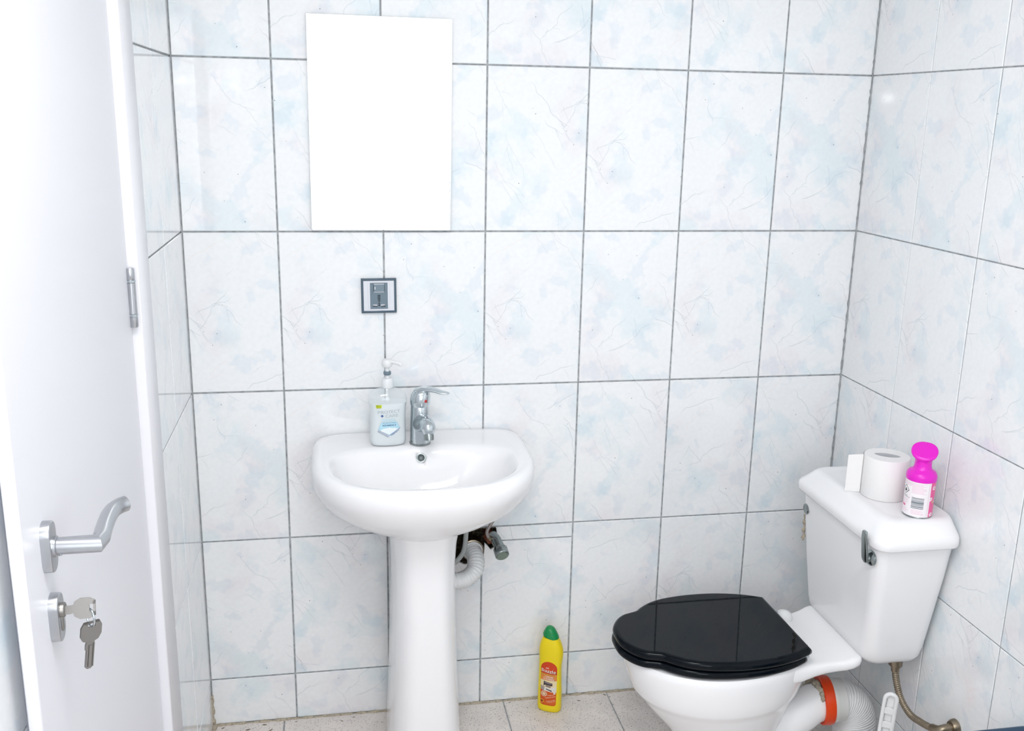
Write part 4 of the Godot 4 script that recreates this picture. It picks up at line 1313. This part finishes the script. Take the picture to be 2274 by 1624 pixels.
func cleaner_print() -> Image:
	var im := Image.create_empty(176, 544, false, Image.FORMAT_RGBA8)
	im.fill(Color(0.97, 0.87, 0.07, 0.0))
	var edge := PackedVector2Array()
	for i in 17:
		var a := PI + PI * i / 16
		edge.append(Vector2(88 + 86 * cos(a), 92 + 88 * sin(a)))
	for i in 6:
		var a := PI / 2 * i / 5
		edge.append(Vector2(146 + 26 * cos(a), 512 + 26 * sin(a)))
	for i in 6:
		var a := PI / 2 + PI / 2 * i / 5
		edge.append(Vector2(30 + 26 * cos(a), 512 + 26 * sin(a)))
	fill(im, edge, rgb(214, 84, 16))
	var top := PackedVector2Array()
	for i in 17:
		var a := PI + PI * i / 16
		top.append(Vector2(88 + 86 * cos(a), 92 + 88 * sin(a)))
	top.append(Vector2(174, 158))
	top.append(Vector2(3, 150))
	fill(im, top, rgb(214, 62, 8))
	fill(im, PackedVector2Array([Vector2(3, 150), Vector2(174, 158), Vector2(174, 176), Vector2(3, 172)]), rgb(222, 160, 70))
	strokes(im, Vector2(18, 160), Vector2(150, 165), 6, 22, rgb(140, 76, 28))
	fill(im, PackedVector2Array([Vector2(3, 174), Vector2(174, 178), Vector2(174, 236), Vector2(3, 236)]), rgb(230, 142, 62))
	fill(im, PackedVector2Array([Vector2(3, 232), Vector2(174, 232), Vector2(174, 372), Vector2(110, 366), Vector2(3, 336)]), rgb(240, 222, 178))
	letters(im, "Dazzle", Vector2(90, 124), 38, rgb(104, 34, 16), 0.09, true, 158)
	letters(im, "Dazzle", Vector2(87, 120), 37, rgb(252, 250, 246), 0.09, true, 152)
	letters(im, "DR", Vector2(74, 84), 17, rgb(252, 250, 246), 0.03, true, 34)
	for q in [Vector2(36, 66), Vector2(92, 60), Vector2(140, 82)]:
		fill(im, disc(q, 2.2, 8), rgb(250, 220, 200))
	letters(im, "CREAM", Vector2(94, 192), 21, rgb(150, 62, 40), 0.08, true, 92)
	letters(im, "CREAM", Vector2(92, 190), 20, rgb(252, 250, 246), 0.08, true, 88)
	letters(im, "CLEANER", Vector2(92, 218), 22, rgb(150, 62, 40), 0.08, true, 124)
	letters(im, "CLEANER", Vector2(90, 216), 21, rgb(252, 250, 246), 0.08, true, 120)
	# a picture of a hob, an oven and a tap
	fill(im, PackedVector2Array([Vector2(38, 244), Vector2(130, 262), Vector2(132, 296), Vector2(54, 288), Vector2(36, 304)]), rgb(58, 48, 54))
	fill(im, PackedVector2Array([Vector2(48, 252), Vector2(122, 266), Vector2(120, 276), Vector2(50, 266)]), rgb(150, 140, 140))
	fill(im, PackedVector2Array([Vector2(58, 290), Vector2(118, 298), Vector2(112, 320), Vector2(60, 312)]), rgb(150, 132, 120))
	fill(im, PackedVector2Array([Vector2(4, 302), Vector2(50, 312), Vector2(44, 366), Vector2(4, 350)]), rgb(172, 158, 152))
	fill(im, PackedVector2Array([Vector2(50, 312), Vector2(140, 336), Vector2(134, 372), Vector2(44, 360)]), rgb(238, 234, 228))
	fill(im, PackedVector2Array([Vector2(62, 332), Vector2(128, 350), Vector2(126, 364), Vector2(64, 344)]), rgb(48, 42, 48))
	fill(im, PackedVector2Array([Vector2(110, 312), Vector2(172, 312), Vector2(168, 340), Vector2(130, 340)]), rgb(232, 228, 224))
	fill(im, PackedVector2Array([Vector2(138, 336), Vector2(166, 336), Vector2(164, 396), Vector2(144, 392)]), rgb(226, 222, 216))
	fill(im, disc(Vector2(44, 400), 33), rgb(244, 232, 214))
	fill(im, disc(Vector2(44, 400), 27), rgb(206, 128, 76))
	fill(im, disc(Vector2(44, 400), 18), rgb(236, 208, 176))
	letters(im, "Tough on", Vector2(116, 410), 12, rgb(252, 246, 236), -0.2, true, 66)
	letters(im, "Stubborn stains", Vector2(112, 434), 12, rgb(252, 246, 236), -0.3, true, 112)
	letters(im, "Removes dirt", Vector2(118, 476), 12, rgb(252, 246, 236), -0.3, true, 92)
	strokes(im, Vector2(90, 502), Vector2(168, 478), 7, 14, rgb(250, 236, 216))
	fill(im, disc(Vector2(22, 494), 22), rgb(240, 186, 30))
	fill(im, disc(Vector2(22, 494), 15), rgb(150, 40, 20))
	fill(im, bar(Vector2(44, 500), Vector2(172, 502)), rgb(238, 170, 60))
	strokes(im, Vector2(52, 512), Vector2(164, 516), 4, 22, rgb(240, 176, 80))
	return im


func cleaner() -> void:
	var t := thing("cream_cleaner_bottle", "yellow cream cleaner bottle with green cap standing on the floor", "cleaner bottle", Vector3(0.9055, 0.0012, 0.059), -0.47)
	t.scale = Vector3(1.0, 0.955, 1.0)
	var prof := [[0.0, 0.0300, 0.0165, 0.0], [0.003, 0.0325, 0.0190, 0.0], [0.012, 0.0335, 0.0205, 0.0], [0.06, 0.0330, 0.0205, 0.0], [0.10, 0.0318, 0.0198, -0.0004], [0.130, 0.0312, 0.0194, -0.0008], [0.150, 0.0314, 0.0196, -0.0004], [0.168, 0.0326, 0.0202, 0.0004], [0.185, 0.0334, 0.0206, 0.0006], [0.198, 0.0326, 0.0204, 0.0002], [0.210, 0.0300, 0.0196, -0.0006], [0.221, 0.0262, 0.0184, -0.0012], [0.229, 0.0222, 0.0170, -0.0014], [0.2325, 0.0205, 0.0160, -0.0014]]
	var rings := []
	for a in prof:
		rings.append(oval(a[0], a[3], a[1], -a[2], a[2], 0, 2.5, 2.5, 48))
	part(t, "bottle", G.new().loft(rings), M.yellow_plastic)
	rings = []
	for a in [[0.2320, 0.0212, 0.0172, 0.0], [0.2350, 0.0220, 0.0178, 0.0], [0.2390, 0.0216, 0.0174, 0.0], [0.2480, 0.0176, 0.0152, -0.0006], [0.2560, 0.0132, 0.0126, -0.0012], [0.2600, 0.0102, 0.0105, -0.0014], [0.2618, 0.0060, 0.0066, -0.0014]]:
		rings.append(oval(a[0], a[3] - 0.0014, a[1], -a[2], a[2], 0, 2.2, 2.2, 40))
	for j in rings.size():
		for i in rings[j].size():
			rings[j][i].y -= rings[j][i].x * 0.22
	part(t, "cap", G.new().loft(rings), M.green_cap, "green flip cap")
	var lab := G.new()
	var grid := []
	var nx := 16
	var ny := 30
	for j in ny + 1:
		var y := lerpf(0.022, 0.164, float(j) / ny)
		var k := 0
		while prof[k + 1][0] < y:
			k += 1
		var w: float = (y - prof[k][0]) / (prof[k + 1][0] - prof[k][0])
		var hw := lerpf(prof[k][1], prof[k + 1][1], w)
		var hd := lerpf(prof[k][2], prof[k + 1][2], w)
		var row := []
		for i in nx + 1:
			var x := lerpf(-0.0232, 0.0232, float(i) / nx)
			row.append(Vector3(x, y, hd * pow(maxf(0.0, 1.0 - pow(absf(x) / hw, 2.5)), 1.0 / 2.5) + 0.0005))
		grid.append(row)
	for j in ny:
		for i in nx:
			lab.quad(grid[j][i], grid[j + 1][i], grid[j + 1][i + 1], grid[j][i + 1], 0, Vector2(float(i) / nx, 1.0 - float(j) / ny), Vector2(float(i) / nx, 1.0 - float(j + 1) / ny), Vector2(float(i + 1) / nx, 1.0 - float(j + 1) / ny), Vector2(float(i + 1) / nx, 1.0 - float(j) / ny))
	part(t, "label", lab, printed("cleaner_print", cleaner_print(), 0.35, true), "orange label with a stove picture", Vector3.ZERO, true)


func paper() -> void:
	var t := thing("toilet_paper_roll", "white toilet paper roll with loose end standing on the cistern lid", "toilet paper", Vector3(1.6130, 0.7432, 0.4180))
	var R := 0.0515
	var H := 0.098
	var outer := []
	var n := 56
	# core hole pressed to a lens
	var rings := []
	for q in [[0.0, 0.0], [0.0015, 0.0012], [H - 0.0015, 0.0012], [H, 0.0]]:
		var ring := PackedVector3Array()
		for i in n:
			var a := TAU * i / n
			var r: float = R + q[1] - 0.0012
			ring.append(Vector3(r * cos(a), q[0], r * sin(a)))
		rings.append(ring)
	var inner_top := PackedVector3Array()
	var inner_bot := PackedVector3Array()
	for i in n:
		var a := TAU * i / n
		var d := Vector2(cos(a) * 0.029, signf(sin(a)) * pow(absf(sin(a)), 1.35) * 0.0135).rotated(0.55)
		inner_top.append(Vector3(d.x, H, d.y))
		inner_bot.append(Vector3(d.x, 0.0, d.y))
	rings.append(inner_top)
	var g := G.new()
	g.loft(rings, true, false, [3])
	part(t, "roll", g, M.paper, "", Vector3.ZERO)
	var lining := G.new()
	lining.loft([inner_top, inner_bot], false, true)
	part(t, "card_core", lining, M.card, "pressed grey card core", Vector3.ZERO)
	# loose end leaving the roll on the left
	var path := []
	for i in 15:
		var f := i / 14.0
		var a := lerpf(-2.2, -2.75, minf(1.0, f * 2.0))
		var q := Vector2(cos(a), sin(a)) * (R + 0.0008)
		if f > 0.5:
			q += Vector2(-0.0310, -0.0120) * (f - 0.5) * 2.0 * (1.0 + 0.06 * sin(f * 9.0))
		path.append(q)
	var sheet := G.new()
	for i in path.size() - 1:
		var a: Vector2 = path[i]
		var b: Vector2 = path[i + 1]
		var nrm := Vector2(b.y - a.y, a.x - b.x).normalized() * 0.0003
		for s in [1, -1]:
			var rise := 0.0 + (0.006 * pow(float(i) / 14, 2))
			var rise2 := 0.0 + (0.006 * pow(float(i + 1) / 14, 2))
			sheet.quad(Vector3(a.x + nrm.x * s, 0.001, a.y + nrm.y * s), Vector3(b.x + nrm.x * s, 0.001, b.y + nrm.y * s), Vector3(b.x + nrm.x * s, H - 0.001 - rise2, b.y + nrm.y * s), Vector3(a.x + nrm.x * s, H - 0.001 - rise, a.y + nrm.y * s), 0 if s == 1 else 1)
	part(t, "loose_sheet", sheet, M.paper, "", Vector3.ZERO)


func spray_print() -> Image:
	var w := 640
	var h := 330
	var im := Image.create_empty(w, h, false, Image.FORMAT_RGBA8)
	im.fill(rgb(240, 96, 160))
	var r := RandomNumberGenerator.new()
	r.seed = 3
	for k in 26:
		var c := Vector2(r.randf_range(300, 640), r.randf_range(0, 330))
		var s := r.randf_range(10, 20)
		if k % 3 == 0:
			fill(im, PackedVector2Array([c + Vector2(-s, -s), c + Vector2(s, -s * 0.4), c + Vector2(s, s), c + Vector2(-s * 1.2, s * 0.8)]), rgb(214, 40, 116), 0.8)
		for p in 5:
			fill(im, disc(c + Vector2.from_angle(TAU * p / 5 + k) * s * 0.6, s * 0.5, 10), rgb(252, 218, 232))
		fill(im, disc(c, s * 0.22, 8), rgb(150, 30, 70))
	fill(im, disc(Vector2(330, 190), 11, 12), rgb(214, 190, 120))
	# white back label
	fill(im, bar(Vector2(0, 0), Vector2(296, 330)), rgb(250, 244, 248))
	fill(im, bar(Vector2(0, 0), Vector2(284, 6)), rgb(240, 120, 180))
	fill(im, bar(Vector2(282, 8), Vector2(284, 326)), rgb(226, 170, 200))
	for k in 14:
		var y := 18 + k * 7
		fill(im, bar(Vector2(22, y), Vector2(r.randf_range(120, 150) if k > 4 else r.randf_range(230, 270), y + 2)), rgb(236, 186, 212))
		if k > 4:
			fill(im, bar(Vector2(160, y), Vector2(r.randf_range(240, 272), y + 2)), rgb(236, 186, 212))
	# flame in a diamond
	fill(im, bar(Vector2(60, 52), Vector2(146, 150)), rgb(250, 244, 248))
	fill(im, PackedVector2Array([Vector2(104, 54), Vector2(140, 98), Vector2(104, 142), Vector2(68, 98)]), rgb(44, 44, 52))
	fill(im, PackedVector2Array([Vector2(104, 61), Vector2(134, 98), Vector2(104, 135), Vector2(74, 98)]), rgb(250, 246, 248))
	fill(im, PackedVector2Array([Vector2(94, 116), Vector2(92, 102), Vector2(100, 82), Vector2(110, 94), Vector2(116, 104), Vector2(112, 116)]), rgb(30, 30, 36))
	letters(im, "DANGER", Vector2(104, 154), 8, rgb(60, 50, 60), 0.0, true, 46)
	fill(im, bar(Vector2(70, 164), Vector2(150, 167)), rgb(70, 60, 70))
	for k in 8:
		fill(im, bar(Vector2(44, 180 + k * 8), Vector2(r.randf_range(120, 148), 182 + k * 8)), rgb(236, 186, 212))
	# bar code
	var y := 150.0
	while y < 250.0:
		var th := r.randf_range(1.5, 6.0)
		fill(im, bar(Vector2(166, y), Vector2(252, y + th)), rgb(62, 86, 96))
		y += th + r.randf_range(1.5, 5.0)
	fill(im, bar(Vector2(76, 236), Vector2(116, 256)), rgb(232, 110, 160))
	for k in 5:
		fill(im, bar(Vector2(40, 268 + k * 9), Vector2(r.randf_range(120, 150), 270 + k * 9)), rgb(236, 190, 214))
		fill(im, bar(Vector2(170, 268 + k * 9), Vector2(r.randf_range(230, 262), 270 + k * 9)), rgb(232, 170, 200))
	return im


func spray() -> void:
	var t := thing("air_freshener_can", "pink air freshener can with magenta flared cap on the cistern lid", "spray can", Vector3(1.6270, 0.7432, 0.5370))
	t.scale = Vector3(1.0, 0.95, 1.0)
	var R := 0.0315
	part(t, "can_base", G.new().lathe([Vector2(0, 0.0005), Vector2(0.029, 0.0), Vector2(0.0312, 0.0012), Vector2(0.0312, 0.0032), Vector2(0.0305, 0.0042), Vector2(0, 0.0042)], 36), M.dull_chrome)
	var g := G.new()
	var n := 48
	var ys := [0.004, 0.02, 0.04, 0.06, 0.078, 0.090]
	var rr := [0.0314, 0.0316, 0.0316, 0.0316, 0.0316, 0.0316]
	for j in ys.size() - 1:
		for i in n:
			var a0 := TAU * i / n
			var a1 := TAU * (i + 1) / n
			var v0: float = 1.0 - (ys[j] - 0.004) / 0.086
			var v1: float = 1.0 - (ys[j + 1] - 0.004) / 0.086
			# the print runs to the right as seen from outside
			g.quad(Vector3(sin(a0) * rr[j], ys[j], cos(a0) * rr[j]), Vector3(sin(a1) * rr[j], ys[j], cos(a1) * rr[j]), Vector3(sin(a1) * rr[j + 1], ys[j + 1], cos(a1) * rr[j + 1]), Vector3(sin(a0) * rr[j + 1], ys[j + 1], cos(a0) * rr[j + 1]), 0, Vector2(float(i) / n, v0), Vector2(float(i + 1) / n, v0), Vector2(float(i + 1) / n, v1), Vector2(float(i) / n, v1))
	var can := part(t, "can", g, printed("spray_print", spray_print(), 0.3), "white safety label beside pink flower print")
	can.rotation.y = -2.70
	part(t, "shoulder", G.new().lathe([Vector2(0, 0.089), Vector2(0.0322, 0.089), Vector2(0.0326, 0.091), Vector2(0.0326, 0.099), Vector2(0.0312, 0.105), Vector2(0.0270, 0.1105), Vector2(0.0215, 0.1135), Vector2(0.0195, 0.1165), Vector2(0.0180, 0.124), Vector2(0.0178, 0.137), Vector2(0.0, 0.137)], 40), M.magenta_plastic)
	# flared button top, cut on a slant and leaning towards the front
	var rings := []
	for a in [[0.130, 0.0176, 0.0176, 0.0], [0.138, 0.0182, 0.0180, 0.0], [0.146, 0.0222, 0.0196, 0.0], [0.153, 0.0268, 0.0206, 0.0], [0.157, 0.0280, 0.0206, 0.0], [0.1592, 0.0274, 0.0196, 0.0], [0.1600, 0.0252, 0.0178, 0.0]]:
		rings.append(oval(a[0], 0.0, a[1], -a[2], a[2], 0.0, 2.2, 2.2, 40))
	for j in rings.size():
		for i in rings[j].size():
			var q: Vector3 = rings[j][i]
			var f := smoothstep(0.132, 0.158, q.y)
			rings[j][i].y -= q.z * 0.72 * f
	var top := part(t, "flared_top", G.new().loft(rings), M.magenta_plastic, "flared magenta spray top")
	top.rotation.y = -0.62
	part(top, "top_nub", G.new().lathe([Vector2(0, 0), Vector2(0.003, 0), Vector2(0.0026, 0.0016), Vector2(0, 0.0022)], 12), M.magenta_plastic, "", Vector3(0.0, 0.1700, -0.0150))


func brush() -> void:
	var t := thing("toilet_brush", "white plastic toilet brush handle with slots standing beside the cistern hose", "toilet brush", Vector3(1.585, 0.0, 0.575))
	part(t, "holder", G.new().lathe([Vector2(0, 0.001), Vector2(0.046, 0.001), Vector2(0.049, 0.006), Vector2(0.047, 0.09), Vector2(0.050, 0.094), Vector2(0.050, 0.098), Vector2(0.044, 0.098), Vector2(0.043, 0.01), Vector2(0, 0.009)], 28), M.white_plastic)
	part(t, "brush_head", G.new().lathe([Vector2(0, 0.012), Vector2(0.028, 0.015), Vector2(0.034, 0.03), Vector2(0.034, 0.08), Vector2(0.02, 0.095), Vector2(0, 0.1)], 20), M.grey_white_plastic)
	var h := Node3D.new()
	h.name = "handle"
	h.set_meta("label", "flat white handle with slots")
	h.transform = Transform3D(Basis(Vector3.UP, -0.55) * Basis(Vector3(0, 0, 1), -0.04), Vector3(0.002, 0.09, 0.0))
	t.add_child(h)
	# a long round-ended frame with cross bars; the slots stay open
	var w := 0.0165
	var top := 0.228
	var loop := []
	loop.append(Vector3(-w + 0.004, 0.0, 0))
	loop.append(Vector3(-w + 0.004, top - w, 0))
	for i in 9:
		var a := PI - PI * i / 8
		loop.append(Vector3((w - 0.004) * cos(a), top - w + (w - 0.004) * sin(a), 0))
	loop.append(Vector3(w - 0.004, 0.0, 0))
	part(h, "frame", G.new().tube(loop, 0.0050, 12), M.white_plastic)
	for y in [0.02, 0.060, 0.098, 0.136, 0.173]:
		part(h, "cross_bar", G.new().box(Vector3(-w + 0.003, y, -0.0035), Vector3(w - 0.003, y + 0.016, 0.0035), 0.0012), M.white_plastic)
	part(h, "back_web", G.new().box(Vector3(-w + 0.003, 0.0, -0.0050), Vector3(w - 0.003, top - 0.010, -0.0030), 0.0005), M.white_plastic)


func bin() -> void:
	var t := thing("waste_bin", "dark blue plastic bin by the right wall, only its rim in view", "bin", Vector3(1.598, 0.0, 1.035))
	var rings := []
	for a in [[0.0, 0.078, 0.105], [0.006, 0.082, 0.109], [0.42, 0.094, 0.126], [0.424, 0.100, 0.132], [0.436, 0.102, 0.134], [0.444, 0.0995, 0.1315], [0.4445, 0.095, 0.127], [0.436, 0.092, 0.124], [0.02, 0.078, 0.105]]:
		rings.append(flatring(rrect(a[1], a[2], 0.03, 6), a[0]))
	part(t, "tub", G.new().loft(rings, true, true, [2, 3]), M.blue_plastic)
